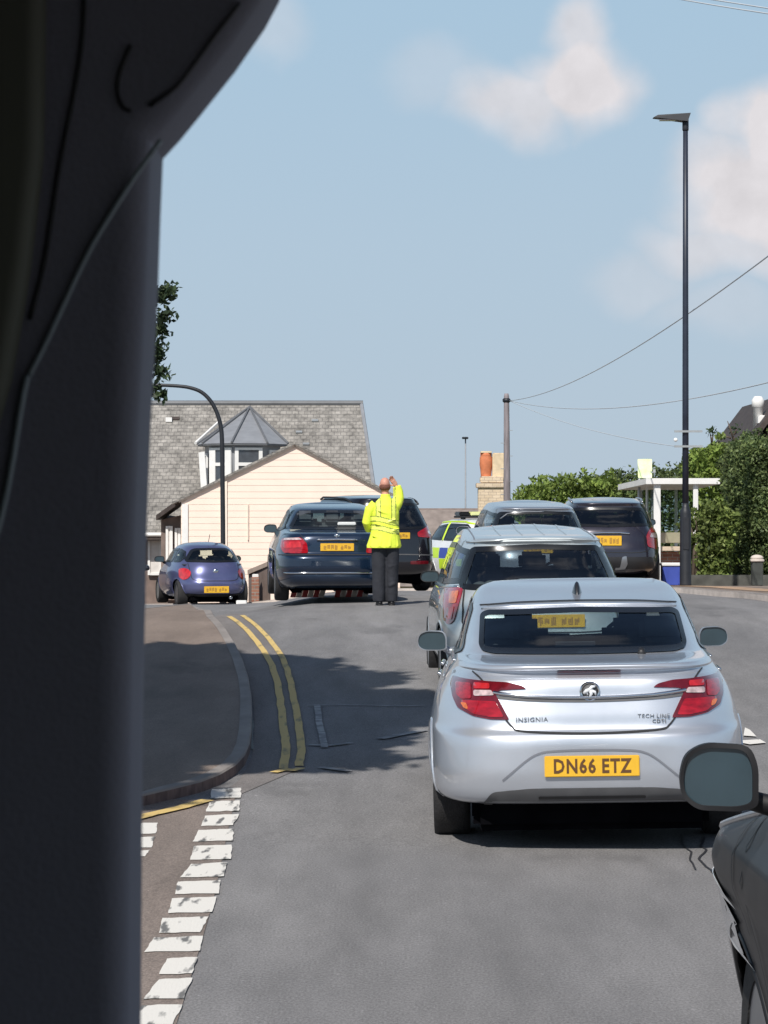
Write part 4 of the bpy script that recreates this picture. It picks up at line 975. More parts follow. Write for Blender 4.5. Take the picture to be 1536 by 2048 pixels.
# ---- dark car beside the camera, only its front left corner and mirror in view
S = dict(paint=M['near_paint'], yc=2.2,
    w=[(.22, .72), (.4, .775), (.6, .815), (.76, .855), (.86, .89), (.92, .89), (.98, .865), (1.06, .83), (1.2, .79), (1.45, .69), (1.52, .62)],
    r=[(.22, .3), (.35, .05), (.6, 0), (.9, .08), (1.1, .2), (1.4, .5), (1.52, 1.0)],
    f=[(.22, 4.05), (.4, 4.28), (.65, 4.3), (.82, 4.2), (.92, 4.0), (.98, 3.7), (1.06, 3.25), (1.2, 2.95), (1.45, 2.5), (1.52, 2.2)],
    n=[(.2, 4.5), (1.5, 4)], nf=[(.2, 5), (.9, 6.5), (1.5, 4)], zk=[(.22, .7, 16), (.7, 1.06, 28), (1.06, 1.45, 18), (1.45, 1.52, 6)], crown=.03,
    win=winset(sym([(0, 1.4), (.55, 1.38), (.70, 1.12), (0, 1.1)])[1:], sym([(0, 1.46), (.6, 1.44), (.78, 1.11), (0, 1.08)])[1:],
        [[(.5, 1.12), (.75, 1.38), (1.3, 1.44), (1.3, 1.08)], [(1.38, 1.08), (1.38, 1.445), (2.3, 1.43), (2.95, 1.12), (3.0, 1.07)]]),
    arches=(.8, 3.45), arch_r=.35, wheel_r=.33, track=.66, belt=1.07, cab=(.5, 3.2), glassm={'all': M['glass_dark']})
NC = Car('dark_car', 'dark car at the bottom right edge, showing its left door mirror and front wing', 'car', (1.945, 3.75, 0), 1.2, S)
M['mirror_case'] = mat('mirror_case_black', (.007, .007, .009), .6, var=.1); NC.root.scale = (1, 1, 1.07); NC.root.location.x -= .03; NC.mirror(2.80, 1.10, 1.0, cover=M['mirror_case'], wide=.158, asp=(.80, 1.07), rim_w=.88)
NC.patch('headlight', roundpoly([(-.86, .80), (-.6, .78), (-.5, .66), (-.84, .62)], .03), M['white_lens'], ax='front', off=.01)
NC.patch('headlight', roundpoly([(.86, .80), (.6, .78), (.5, .66), (.84, .62)], .03), M['white_lens'], ax='front', off=.01)
for y_, z0_, z1_ in ((2.98, .34, 1.05), (3.12, .72, 1.04)): NC.line('door_gap', [(y_, z0_), (y_+.03, (z0_+z1_)/2), (y_, z1_)], .010, M['shut'], ax='side', side=-1)
NC.bar('bonnet_edge_highlight', [(2.9, 1.07), (3.2, 1.02), (3.5, .97), (3.75, .925)], .012, M['rim'], ax='side', side=-1, off=.002)  # pale bar modelled in place of the highlight along the bonnet edge
NC.bar('wing_trim', [(3.98, .80), (3.96, .62), (3.93, .45), (3.90, .33)], .010, M['chrome'], ax='side', side=-1, off=.006)
#PART2

# ------------------------------------------------------------------ building materials
def brick_mat(name, c1, c2, mortar, sx, sy, msize=.012, rough=.85, swap='xz', mot=.35, sq=None):
    m, t, p = new_mat(name); p.inputs['Roughness'].default_value = rough
    co = t.nodes.new('ShaderNodeTexCoord'); sp = t.nodes.new('ShaderNodeSeparateXYZ'); t.links.new(co.outputs['Object'], sp.inputs[0])
    cb = t.nodes.new('ShaderNodeCombineXYZ'); t.links.new(sp.outputs['X' if swap[0] == 'x' else 'Y'], cb.inputs[0]); t.links.new(sp.outputs['Z'], cb.inputs[1])
    dn = t.nodes.new('ShaderNodeTexNoise'); dn.inputs['Scale'].default_value = 5; t.links.new(co.outputs['Object'], dn.inputs['Vector'])
    ad = t.nodes.new('ShaderNodeMix'); ad.data_type = 'VECTOR'; ad.inputs[0].default_value = .02; t.links.new(cb.outputs[0], ad.inputs[4]); t.links.new(dn.outputs['Color'], ad.inputs[5])
    b = t.nodes.new('ShaderNodeTexBrick'); t.links.new(ad.outputs[1], b.inputs['Vector'])
    b.inputs['Color1'].default_value = (*c1, 1); b.inputs['Color2'].default_value = (*c2, 1); b.inputs['Mortar'].default_value = (*mortar, 1)
    b.inputs['Scale'].default_value = 1; b.inputs['Brick Width'].default_value = sx; b.inputs['Row Height'].default_value = sy; b.inputs['Mortar Size'].default_value = msize
    n = t.nodes.new('ShaderNodeTexNoise'); n.inputs['Scale'].default_value = 3.2; n.inputs['Detail'].default_value = 9; n.inputs['Roughness'].default_value = .7; t.links.new(co.outputs['Object'], n.inputs['Vector'])
    mr = t.nodes.new('ShaderNodeMapRange'); t.links.new(n.outputs[0], mr.inputs['Value']); mr.inputs['From Min'].default_value = .3; mr.inputs['From Max'].default_value = .7
    mr.inputs['To Min'].default_value = 1-mot; mr.inputs['To Max'].default_value = 1+mot
    mm = t.nodes.new('ShaderNodeMix'); mm.data_type = 'RGBA'; mm.blend_type = 'MULTIPLY'; mm.inputs[0].default_value = 1
    if swap == 'xq': pass
    t.links.new(b.outputs[0], mm.inputs[6]); t.links.new(mr.outputs[0], mm.inputs[7]); t.links.new(mm.outputs[2], p.inputs['Base Color'])
    bp = t.nodes.new('ShaderNodeBump'); bp.inputs['Strength'].default_value = .5; bp.inputs['Distance'].default_value = .01
    t.links.new(b.outputs['Fac'], bp.inputs['Height']); bp.invert = True; t.links.new(bp.outputs[0], p.inputs['Normal']); return m
M['slate'] = brick_mat('roof_slate', (.24, .225, .205), (.30, .28, .255), (.17, .16, .15), .19, .115, .012, mot=.55)
M['brick'] = brick_mat('red_brick', (.30, .13, .09), (.38, .18, .12), (.35, .32, .28), .225, .075, .008)
M['stone'] = brick_mat('cream_stone', (.66, .52, .36), (.74, .60, .44), (.42, .34, .27), .3, .11, .008, mot=.15)
M['cream'] = mat('cream_siding', (.90, .735, .625), .6, var=.03, scale=2)
M['cream_trim'] = mat('cream_trim', (.92, .80, .68), .5, var=.03)
M['white'] = mat('white_trim', (.80, .79, .77), .45, var=.05, scale=4)
M['lead'] = mat('lead_grey', (.26, .27, .29), .55, var=.12, scale=3)
M['lead_dark'] = mat('lead_grey_dark', (.14, .145, .155), .6, var=.12, scale=3)
M['dark_wood'] = mat('dark_wood', (.06, .045, .04), .7, var=.3)
M['render_brown'] = mat('brown_render', (.20, .15, .13), .85, var=.25, scale=3)
M['pane'] = mat('window_pane', (.06, .07, .085), .08, var=.2, spec=.8)
M['curtain_pane'] = mat('pale_curtain', (.66, .63, .60), .6, var=.08)  # plain pale curtain colour
M['lamp_black'] = mat('lamp_post_black', (.018, .020, .026), .5, var=.2)
M['lamp_blue'] = mat('lamp_post_navy', (.020, .026, .045), .45, var=.2)
M['galv'] = mat('galvanised', (.40, .42, .43), .5, metal=.5, var=.1)
M['wood_pole'] = mat('weathered_pole', (.24, .21, .22), .85, var=.3, scale=3, stretch=(4, 4, .5))
M['terracotta'] = mat('terracotta', (.62, .20, .09), .75, var=.15)
M['buff'] = mat('buff_clay', (.70, .56, .38), .8, var=.12)

# ------------------------------------------------------------------ house with cream gable
hs = empty('bungalow', (-5, 76, -1.6), label='grey slate roofed bungalow with octagonal dormer and a cream boarded gable', cat='house')
HO = Vector(hs.location)
def hb(name, mb, m, parent=None, smooth=False):
    o = mb.build(name, m, parent or hs, smooth); o.matrix_parent_inverse = Matrix.Translation(-HO) if (parent is None) else Matrix.Identity(4); return o
rid = [Vector((-15, 80, 5.38)), Vector((-.72, 80, 5.38))]
eav = [Vector((-15, 74.4, 1.30)), Vector((-.10, 74.4, 1.30))]
back = [Vector((-15, 85.6, 1.30)), Vector((-.10, 85.6, 1.30))]
rf = MB()
rf.add([rid[0], rid[1], eav[1], eav[0], back[0], back[1]], [(0, 3, 2, 1), (1, 2, 5), (0, 1, 5, 4), (0, 4, 3), (3, 4, 5, 2)])
main_roof = hb('roof', rf, M['slate'])
rt = MB().tube([rid[0]+Vector((0, 0, .03)), rid[1]+Vector((.05, 0, .03))], .09, 8); hb('ridge_tiles', rt, M['lead_dark'])
hb('hip_tiles', MB().tube([rid[1]+Vector((0, 0, .02)), eav[1]+Vector((0, 0, .04))], .06, 6), M['lead'])
hb('gutter', MB().tube([(-14.9, 74.3, 1.26), (-6.2, 74.3, 1.26)], .06, 8), M['white'])
# wall with openings built as masonry pieces
hb('wall', MB().box((-7.6, 75.2, -.5), (7.1, .15, 1.78)), M['render_brown'])
nrm = (eav[0]-rid[0]).cross(Vector((1, 0, 0))).normalized()
if nrm.y > 0: nrm = -nrm
def roofpt(px, py):   # point on the front slope seen at a pixel
    # plane: y from 74.4..80, z from 1.3..5.38
    k = (5.38-1.3)/5.6; a = -(py-1024)/FPX; d = (1.3-74.4*k-EYE)/(a-k); return Vector(((px-768)/FPX*d, d, EYE+a*d))
q = roofpt(338, 842); hb('roof_vent', MB().box(q+nrm*.05, (.10, .06, .07)), M['white'])
q = roofpt(350, 838); hb('roof_hole', MB().box(q+nrm*.02, (.14, .08, .02), Matrix.Rotation(math.atan2(4.08, 5.6), 3, 'X')), M['dark_wood'])
for (x_, y_) in ((598, 866), (612, 890), (630, 843)):
    q = roofpt(x_, y_); hb('roof_vent', MB().box(q+nrm*.03, (.10, .05, .03), Matrix.Rotation(math.atan2(4.08, 5.6), 3, 'X')), M['galv'])
# dormer
dc = Vector(((485-768)/FPX*76.0, 76.0, 0)); ang = [10, 55, 100, 145, 190, 235, 280, 325]
def octo(rad, z, c=dc): return [Vector((c.x+rad*math.cos(R(a)), c.y-rad*math.sin(R(a)), z)) for a in ang]
dm = empty('dormer'); dm.parent = hs; dm.matrix_parent_inverse = Matrix.Translation(-HO)
apex = Vector((dc.x+.08, 78.6, 5.22)); eo = octo(1.42, 3.98); v_ = MB()
v_.add([apex]+eo, [(0, i+1, (i+1) % 8+1) for i in range(8)]+[tuple(range(8, 0, -1))]); v_.build('dormer_roof', M['lead'], dm)
v_ = MB()
for i in (0, 1, 2, 3, 4): v_.tube([apex+Vector((0, -.02, .02)), eo[i]+Vector((0, -.01, .03))], .035, 6)
v_.build('roof_rib', M['lead_dark'], dm)
wo_ = octo(1.18, 3.94); wi = octo(1.10, 2.2); v_ = MB(); v_.add(wo_+wi, [(i, (i+1) % 8, 8+(i+1) % 8, 8+i) for i in range(8)]); v_.build('dormer_wall', M['lead'], dm)
v_ = MB(); fa = octo(1.40, 3.93); fb = octo(1.40, 3.99)
v_.add(fa+fb, [(i, (i+1) % 8, 8+(i+1) % 8, 8+i) for i in range(8)]); v_.build('fascia', M['lead_dark'], dm)
v_ = MB().tube([eo[4]+Vector((-.05, 0, .05)), apex+Vector((-.9, -.6, -.45))], .05, 6); v_.build('white_flashing', M['white'], dm)
def face_win(i, s0, s1, z0, z1, frame=.09):
    a = octo(1.19, 0)[i]; b = octo(1.19, 0)[(i+1) % 8]; n = Vector((a.y-b.y, b.x-a.x, 0)).normalized()
    if n.y > 0: n = -n
    p0 = a.lerp(b, s0); p1 = a.lerp(b, s1); P3 = lambda s_, z, o: (p0.lerp(p1, s_)+n*o)+Vector((0, 0, z))
    wlen = (p1-p0).length; f = frame/wlen; zm = z0+(z1-z0)*.62
    fr = empty('window'); fr.parent = dm
    m_ = MB()
    def slab(sa, sb, za, zb): m_.prism([P3(sa, za, .0), P3(sb, za, .0), P3(sb, zb, .0), P3(sa, zb, .0)], n*.06)
    slab(0, f, z0, z1); slab(1-f, 1, z0, z1); slab(f, 1-f, z0, z0+.09); slab(f, 1-f, z1-.07, z1); slab(f, 1-f, zm-.05, zm+.05)
    m_.build('window_frame', M['white'], fr)
    g = MB(); g.prism([P3(f, z0+.09, .015), P3(1-f, z0+.09, .015), P3(1-f, z1-.07, .015), P3(f, z1-.07, .015)], n*.01); g.build('pane', M['pane'], fr)
face_win(1, .04, .96, 2.55, 3.86, .11); face_win(2, .06, .94, 2.55, 3.86, .22); face_win(3, .2, .8, 2.5, 3.7, .06); face_win(0, .1, .7, 2.7, 3.8, .07)
v_ = MB(); v_.prism([WP(397, 905, 75.0), WP(409, 903, 75.0), WP(414, 978, 75.0), WP(402, 980, 75.0)], (0, .08, 0)); v_.build('corner_board', M['white'], dm)
# extension: cream boarded gable
D0 = 71.5
def GWp(px, py): p = WP(px, py, D0); return (p.x, p.z)
aL, aT, aR = GWp(362, 1003), GWp(590, 893), GWp(800, 1003)
zb_ = -1.5
ext = empty('gable_extension'); ext.parent = hs; ext.matrix_parent_inverse = Matrix.Translation(-HO)
def top_at(x): return aL[1]+(x-aL[0])*(aT[1]-aL[1])/(aT[0]-aL[0]) if x < aT[0] else aT[1]+(x-aT[0])*(aR[1]-aT[1])/(aR[0]-aT[0])
wl = [(aL[0], D0+.05, zb_), (aR[0], D0+.05, zb_), (aR[0], D0+.05, aR[1]), (aT[0], D0+.05, aT[1]), (aL[0], D0+.05, aL[1])]
MB().prism(wl, (0, 5.5, 0)).build('wall', M['cream'], ext)
sd_ = MB(); h_ = .182; z = -.95
while z < aT[1]-.04:
    def span(zz):
        if zz <= min(aL[1], aR[1]): return aL[0], aR[0]
        l = aL[0] if zz <= aL[1] else aL[0]+(zz-aL[1])*(aT[0]-aL[0])/(aT[1]-aL[1]); r = aR[0]-(zz-aR[1])*(aR[0]-aT[0])/(aT[1]-aR[1]); return l, r
    l, r = span(min(z+h_, aT[1]-.02)); l0, r0 = span(z)
    y0_, y1_ = D0+.019, D0+.0265
    sd_.add([(l0, y0_, z+.002), (r0, y0_, z+.002), (r, y1_, z+h_), (l, y1_, z+h_), (l0, y1_+.02, z+.002), (r0, y1_+.02, z+.002)], [(0, 1, 2, 3), (0, 4, 5, 1), (0, 3, 4), (1, 5, 2)])
    z += h_
sd_.build('siding', M['cream'], ext)
def board(name, px0, py0, px1, py1, wd, m, d=D0-.03, th=.04):
    a = WP(px0, py0, d); b = WP(px1, py1, d); t = (b-a).normalized(); n = Vector((-t.z, 0, t.x))*wd/2
    return MB().prism([a-n, b-n, b+n, a+n], (0, th, 0)).build(name, m, ext)
board('corner_board', 370, 1008, 370, 1180, .17, M['white']); board('trim_board', 448, 962, 448, 1200, .17, M['cream_trim']); board('joint_trim', 496, 1008, 496, 1080, .03, mat('joint_strip', (.80, .66, .56), .6))
board('bargeboard', 357, 1003, 590, 890, .07, M['cream_trim']); board('bargeboard', 590, 890, 803, 1002, .07, M['cream_trim'])
for (a, b) in (((aL[0]-.25, aL[1]-.08), (aT[0], aT[1]+.06)), ((aT[0], aT[1]+.06), (aR[0]+.25, aR[1]-.08))):
    MB().prism([(a[0], D0-.10, a[1]), (b[0], D0-.10, b[1]), (b[0], D0-.10, b[1]+.07), (a[0], D0-.10, a[1]+.07)], (0, 5.8, 0)).build('roof', M['slate'], ext)
# lean-to porch at the left with dark eaves, windows below
a, b = WP(312, 1040, 73.0), WP(362, 1004, 72.2)
hb('porch_roof', MB().prism([a, b, b+Vector((0, 0, .14)), a+Vector((0, 0, .14))], (0, 2.2, 0)), M['dark_wood'])
hb('porch_wall', MB().prism([WP(322, 1040, 73.3), WP(362, 1030, 73.3), WP(362, 1200, 73.3), WP(322, 1200, 73.3)], (0, 1.8, 0)), M['render_brown'])
def hwin(px0, py0, px1, py1, d, pm, bars=0):
    f = empty('window'); f.parent = hs; f.matrix_parent_inverse = Matrix.Translation(-HO)
    a = WP(px0, py0, d); b = WP(px1, py1, d); cx, cz = (a.x+b.x)/2, (a.z+b.z)/2; hw, hh = abs(b.x-a.x)/2, abs(a.z-b.z)/2
    fr = MB()
    for sx_ in (-1, 1): fr.box((cx+sx_*(hw-.03), d, cz), (.035, .04, hh)); fr.box((cx, d, cz+sx_*(hh-.03)), (hw-.07, .038, .035))
    fr.build('window_frame', M['white'], f); MB().box((cx, d+.01, cz), (hw-.06, .012, hh-.06)).build('pane', pm, f)
hwin(296, 1074, 324, 1150, 74.95, M['curtain_pane']); hwin(332, 1052, 345, 1135, 73.2, M['curtain_pane']); hwin(350, 1056, 361, 1120, 73.2, M['curtain_pane']); hwin(200, 1074, 260, 1150, 74.95, M['pane'])
hb('fascia', MB().box((-10.5, 74.55, 1.18), (4.2, .03, .10)), M['dark_wood'])

# ------------------------------------------------------------------ second house (valley) with chimney
h2 = empty('valley_house', (3.6, 99, -5), label='house below the crest whose brown roof ridge and two-pot chimney rise behind the police car', cat='house')
O2 = Vector(h2.location)
def b2(name, mb, m, sm=False, par=None):
    o = mb.build(name, m, par or h2, sm)
    if par is None: o.matrix_parent_inverse = Matrix.Translation(-O2)
    return o
b2('wall', MB().box((3.6, 99, -3.4), (4.6, 3.6, 2.6)), M['stone'])
v_ = MB(); v_.add([(-1.6, 99, 2.02), (8.8, 99, 2.02), (9.1, 95, -.9), (-1.9, 95, -.9), (9.1, 103, -.9), (-1.9, 103, -.9)], [(0, 3, 2, 1), (0, 1, 4, 5), (1, 2, 4), (0, 5, 3)])
b2('roof', v_, mat('brown_tiles', (.24, .20, .18), .85, var=.2, scale=3))
ch = empty('chimney'); ch.parent = h2; ch.matrix_parent_inverse = Matrix.Translation(-O2)
cc_ = WP(983, 985, 95.5); s_ = 95.5/FPX
MB().box((cc_.x, 95.5, 1.2), (27*s_, .4, 1.75)).build('stack', M['stone'], ch)
MB().box((cc_.x, 95.5, EYE+(1024-971)*s_), (31*s_, .48, .09), None, .02).box((cc_.x+.02, 95.5, EYE+(1024-960)*s_), (24*s_, .40, .14), None, .05).build('stack_cap', M['stone'], ch)
def pot(px, r, z0, z1, m, n): 
    x = (px-768)*s_; b = MB().lathe([(r*.86, z0), (r*.80, z0+.12), (r*.9, z0+.35), (r, z0+(z1-z0)*.55), (r*.96, z1-.18), (r*.86, z1-.12), (r*.88, z1-.1), (r*.9, z1), (r*.7, z1), (r*.65, z1-.3)], (x, 95.5, 0), 'z', n)
    return b.build('chimney_pot', m, ch, True)
zt = EYE+(1024-906)*s_; zb2 = EYE+(1024-957)*s_
pot(972, 13*s_, zb2, zt, M['terracotta'], 20)
bq = MB(); bq.box(((997-768)*s_, 95.5, (zt+zb2)/2), (12.5*s_, .23, (zt-zb2)/2), None, .04).build('square_pot', M['buff'], ch)
MB().box(((972-768)*s_, 95.5, zt+.03), (11*s_, .22, .035), None, .01).build('pot_cap', M['buff'], ch)
# distant fields so that the valley has ground cover beyond: low far roofs
h3 = empty('far_house', (5.2, 128, -6), label='far brown tiled roof low behind the police car light bar', cat='house')
def b3(name, mb, m):
    o = mb.build(name, m, h3); o.matrix_parent_inverse = Matrix.Translation((-5.2, -128, 6)); return o
b3('wall', MB().box((3.4, 128, -3), (5.5, 3, 3)), M['render_brown'])
b3('roof', MB().add([(-1.5, 128, 2.12), (8.5, 128, 2.12), (9.2, 124.5, -.2), (-2.2, 124.5, -.2), (9.2, 131.5, -.2), (-2.2, 131.5, -.2)], [(0, 3, 2, 1), (0, 1, 4, 5), (1, 2, 4), (0, 5, 3)]), M['render_brown'])

# ------------------------------------------------------------------ street lamps, poles, wires
lp = empty('street_lamp', (X(1371, 43), 43.0, gz(5.2, 43)+.09), label='tall dark street lamp with flat lantern and thicker base on the right pavement', cat='street lamp', group='street lamps')
x0, z0 = 0, 0
H1 = EYE+(1024-236)/FPX*43-lp.location.z; Hb = EYE+(1024-1018)/FPX*43-lp.location.z
MB().lathe([(.105, 0), (.10, .03), (.095, Hb-.08), (.085, Hb-.02), (.06, Hb+.03), (.055, Hb+.1)], (0, 0, 0), 'z', 20).build('base', M['lamp_black'], lp, True)
MB().lathe([(.055, Hb), (.054, Hb+2), (.050, 5), (.042, H1)], (0, 0, 0), 'z', 16).build('post', M['lamp_blue'], lp, True)
MB().box((.0, .0, .9), (.05, .108, .28), None, .01).build('access_door', M['lamp_black'], lp)
ln = MB(); ln.add([(-.56, -.09, H1+.0), (-.56, .09, H1+.0), (.03, .12, H1-.07), (.03, -.12, H1-.07), (-.48, -.07, H1+.045), (-.48, .07, H1+.045), (.08, .10, H1+.075), (.08, -.10, H1+.075)],
    [(0, 1, 2, 3), (4, 7, 6, 5), (0, 3, 7, 4), (1, 5, 6, 2), (0, 4, 5, 1), (3, 2, 6, 7)])
lh = ln.build('lantern', M['lamp_black'], lp)
MB().box((-.25, 0, H1-.04), (.2, .07, .006)).build('lens', M['clear_lens'], lh)
MB().lathe([(.05, H1-.22), (.055, H1-.2), (.055, H1-.02), (.04, H1)], (0, 0, 0), 'z', 14).build('bracket', M['lamp_black'], lp, True)
# sign plate clamped on the lamp
sg_ = empty('sign_bracket', (lp.location.x, 43.0, 0), label='pair of thin horizontal sign rails clamped to the street lamp post', cat='sign bracket')
s43 = 43/FPX
for yy_ in (863, 893): 
    MB().box((.04, -.075, EYE+(1024-yy_)*s43), (28*s43, .014, .018)).build('rail', M['galv'], sg_)
M['sky_plate'] = mat('pale_sign_plate', (.44, .50, .54), .6, var=.06)
MB().lathe([(.001, -.02), (.03, -.02), (.035, 0), (.03, .02), (.001, .02)], (.04-26*s43, -.12, EYE+(1024-880)*s43), 'y', 12).build('reflector', M['white'], sg_, True)
# arched lamp
d_ = 60.0; ap = [(446, 1180), (446, 1080), (445, 960), (444, 880), (441, 850), (434, 826), (422, 803), (404, 785), (382, 776), (355, 772), (310, 770), (285, 770)]
pts = [WP(a, b, d_) for a, b in ap]; pts[0].z = gz(pts[0].x, d_)
al = empty('arched_street_lamp', (pts[0].x, d_, pts[0].z), label='black swan-neck street lamp curving left in front of the cream gable', cat='street lamp')
def pin(o, r): o.matrix_parent_inverse = Matrix.Translation(-Vector(r.location)); return o
dp = [Vector(p) for p in smooth_line([(p.x, p.z) for p in pts], 4)] if False else None
cur = smooth_line([(p.x, p.z) for p in pts], 4)
pin(MB().tube([(x, d_, z) for x, z in cur], [.06-.022*i/len(cur) for i in range(len(cur))], 10).build('post', M['lamp_black'], al, True), al)
pin(MB().lathe([(.085, pts[0].z-.05), (.085, pts[0].z+1.0), (.065, pts[0].z+1.1)], (pts[0].x, d_, 0), 'z', 14).build('base', M['lamp_black'], al, True), al)
e_p = pts[-1]; pin(MB().ellipsoid((e_p.x-.3, d_, e_p.z-.02), (.36, .13, .09)).build('lantern', M['lamp_black'], al, True), al)
# thin distant lamp
dl = 150.0; s150 = dl/FPX; tx = (931-768)*s150
fl = empty('street_lamp', (tx, dl, -9), label='thin far street lamp against the sky left of the chimney', cat='street lamp', group='street lamps')
pin(MB().tube([(tx, dl, -9), (tx, dl, EYE+(1024-878)*s150)], [.06, .04], 8).build('post', M['lead'], fl, True), fl)
pin(MB().box((tx-.02, dl, EYE+(1024-876)*s150), (.19, .3, .06), None, .03).build('lantern', M['lamp_black'], fl), fl)
# telegraph pole
dt = 88.0; st = dt/FPX; tp = WP(1013, 787, dt)
tg = empty('telegraph_pole', (tp.x, dt, -4), label='weathered wooden telegraph pole rising beside the chimney', cat='telegraph pole')
pin(MB().tube([(tp.x+.02, dt, -4), (tp.x+.02, dt, 2), (tp.x, dt, tp.z-.1), (tp.x, dt, tp.z)], [.16, .13, .095, .07], 12).build('pole', M['wood_pole'], tg, True), tg)
pin(MB().lathe([(.10, tp.z-.32), (.14, tp.z-.28), (.14, tp.z-.2), (.09, tp.z-.16)], (tp.x, dt, 0), 'z', 12).build('ring_head', M['lamp_black'], tg, True), tg)
stp = MB()
for k in range(7): stp.box((tp.x+(-.13 if k % 2 else .13), dt-.05, tp.z-1.3-.45*k), (.08, .012, .012))
pin(stp.build('steps', M['galv'], tg), tg)
hd = Vector((tp.x+.1, dt, tp.z-.25))
M['wire'] = mat('overhead_wire', (.52, .56, .60), .6, var=.05)
def wire(a, b, sag, r, label):
    pp = [a.lerp(b, k/40)-Vector((0, 0, sag*4*(k/40)*(1-k/40))) for k in range(41)]
    tag(MB().tube(pp, r, 6).build('overhead_wire', M['wire'], None, True), label, 'wire', 'overhead wires')
wire(hd, WP(1720, 370, 30), .55, .012, 'overhead wire climbing steeply from the telegraph pole to the right edge')
wire(hd, WP(1800, 690, 40), .6, .012, 'overhead wire running nearly level from the telegraph pole behind the lamp')
wire(hd, WP(1560, 905, 62), .45, .012, 'lowest overhead wire from the telegraph pole towards the shelter hedge')
wire(WP(1250, -28, 30), WP(1700, 42, 24), .0, .008, 'overhead wire crossing the top right corner, upper of two')
wire(WP(1250, -22, 30.3), WP(1700, 50, 24.3), .02, .008, 'overhead wire crossing the top right corner, lower of two')

# ------------------------------------------------------------------ foliage
def leaf_mat(name, c1, c2, c3, hl=.0):
    m, t, p = new_mat(name); p.inputs['Roughness'].default_value = .55; p.inputs['Specular IOR Level'].default_value = .35
    ge = t.nodes.new('ShaderNodeNewGeometry'); r = t.nodes.new('ShaderNodeValToRGB'); t.links.new(ge.outputs['Random Per Island'], r.inputs[0])
    r.color_ramp.elements[0].color = (*c1, 1); r.color_ramp.elements[1].color = (*c3, 1); e = r.color_ramp.elements.new(.5); e.color = (*c2, 1)
    co = t.nodes.new('ShaderNodeTexCoord'); n = t.nodes.new('ShaderNodeTexNoise'); n.inputs['Scale'].default_value = 1.6; n.inputs['Detail'].default_value = 4; t.links.new(co.outputs['Object'], n.inputs['Vector'])
    mr = t.nodes.new('ShaderNodeMapRange'); t.links.new(n.outputs[0], mr.inputs['Value']); mr.inputs['From Min'].default_value = .35; mr.inputs['From Max'].default_value = .65; mr.inputs['To Min'].default_value = .6; mr.inputs['To Max'].default_value = 1.45
    mm = t.nodes.new('ShaderNodeMix'); mm.data_type = 'RGBA'; mm.blend_type = 'MULTIPLY'; mm.inputs[0].default_value = 1
    t.links.new(r.outputs[0], mm.inputs[6]); t.links.new(mr.outputs[0], mm.inputs[7]); t.links.new(mm.outputs[2], p.inputs['Base Color'])
    tr = t.nodes.new('ShaderNodeBsdfTranslucent'); t.links.new(mm.outputs[2], tr.inputs[0]); ms = t.nodes.new('ShaderNodeMixShader'); ms.inputs[0].default_value = .25
    out = t.nodes['Material Output']; t.links.new(p.outputs[0], ms.inputs[1]); t.links.new(tr.outputs[0], ms.inputs[2]); t.links.new(ms.outputs[0], out.inputs[0]); return m
M['leaf_yellow'] = leaf_mat('yellow_green_leaf', (.10, .15, .03), (.17, .24, .05), (.26, .33, .08))
M['leaf_dark'] = leaf_mat('dark_green_leaf', (.025, .045, .022), (.05, .08, .038), (.10, .14, .06))
M['leaf_hedge'] = leaf_mat('hedge_leaf', (.045, .075, .028), (.10, .14, .05), (.20, .25, .09))
M['leaf_mid'] = leaf_mat('mid_green_leaf', (.07, .10, .025), (.14, .19, .05), (.24, .29, .08))
M['bark'] = mat('bark', (.10, .075, .055), .9, var=.35, scale=6, stretch=(3, 3, .6))
def leaves(name, pts, size, m, parent, lift=.2, longer=1.7, seed=1):
    rg = np.random.RandomState(seed); n = len(pts); P_ = np.array(pts, dtype=float)
    d = rg.normal(size=(n, 3)); d[:, 2] += lift; d /= np.linalg.norm(d, axis=1)[:, None]
    t = rg.normal(size=(n, 3)); t -= (t*d).sum(1)[:, None]*d; t /= np.linalg.norm(t, axis=1)[:, None]; b = np.cross(d, t)
    s_ = size*(.55+.9*rg.rand(n))[:, None]
    c = [P_+t*s_*longer*.5, P_+b*s_*.42, P_-t*s_*longer*.5, P_-b*s_*.42]
    V = np.stack(c, 1).reshape(-1, 3); me = bpy.data.meshes.new(name); me.vertices.add(4*n); me.vertices.foreach_set('co', V.ravel())
    me.loops.add(4*n); me.loops.foreach_set('vertex_index', np.arange(4*n)); me.polygons.add(n); me.polygons.foreach_set('loop_start', np.arange(n)*4); me.polygons.foreach_set('loop_total', [4]*n)
    me.materials.append(m); me.update(); me.validate(); o = bpy.data.objects.new(name, me); col.objects.link(o); o.parent = parent
    if parent: o.matrix_parent_inverse = Matrix.Translation(-Vector(parent.location))
    return o
def clump_pts(centres, n, rg, shell=.55):
    out = []; wts = np.array([c[3]**2 for c in centres]); wts = wts/wts.sum(); idx = rg.choice(len(centres), n, p=wts)
    for i in idx:
        c = centres[i]; v = rg.normal(size=3); v /= np.linalg.norm(v); r_ = c[3]*(shell+(1-shell)*rg.rand())*(1 if rg.rand() < .85 else 1.25); out.append((c[0]+v[0]*r_, c[1]+v[1]*r_, c[2]+v[2]*r_*.85))
    return out
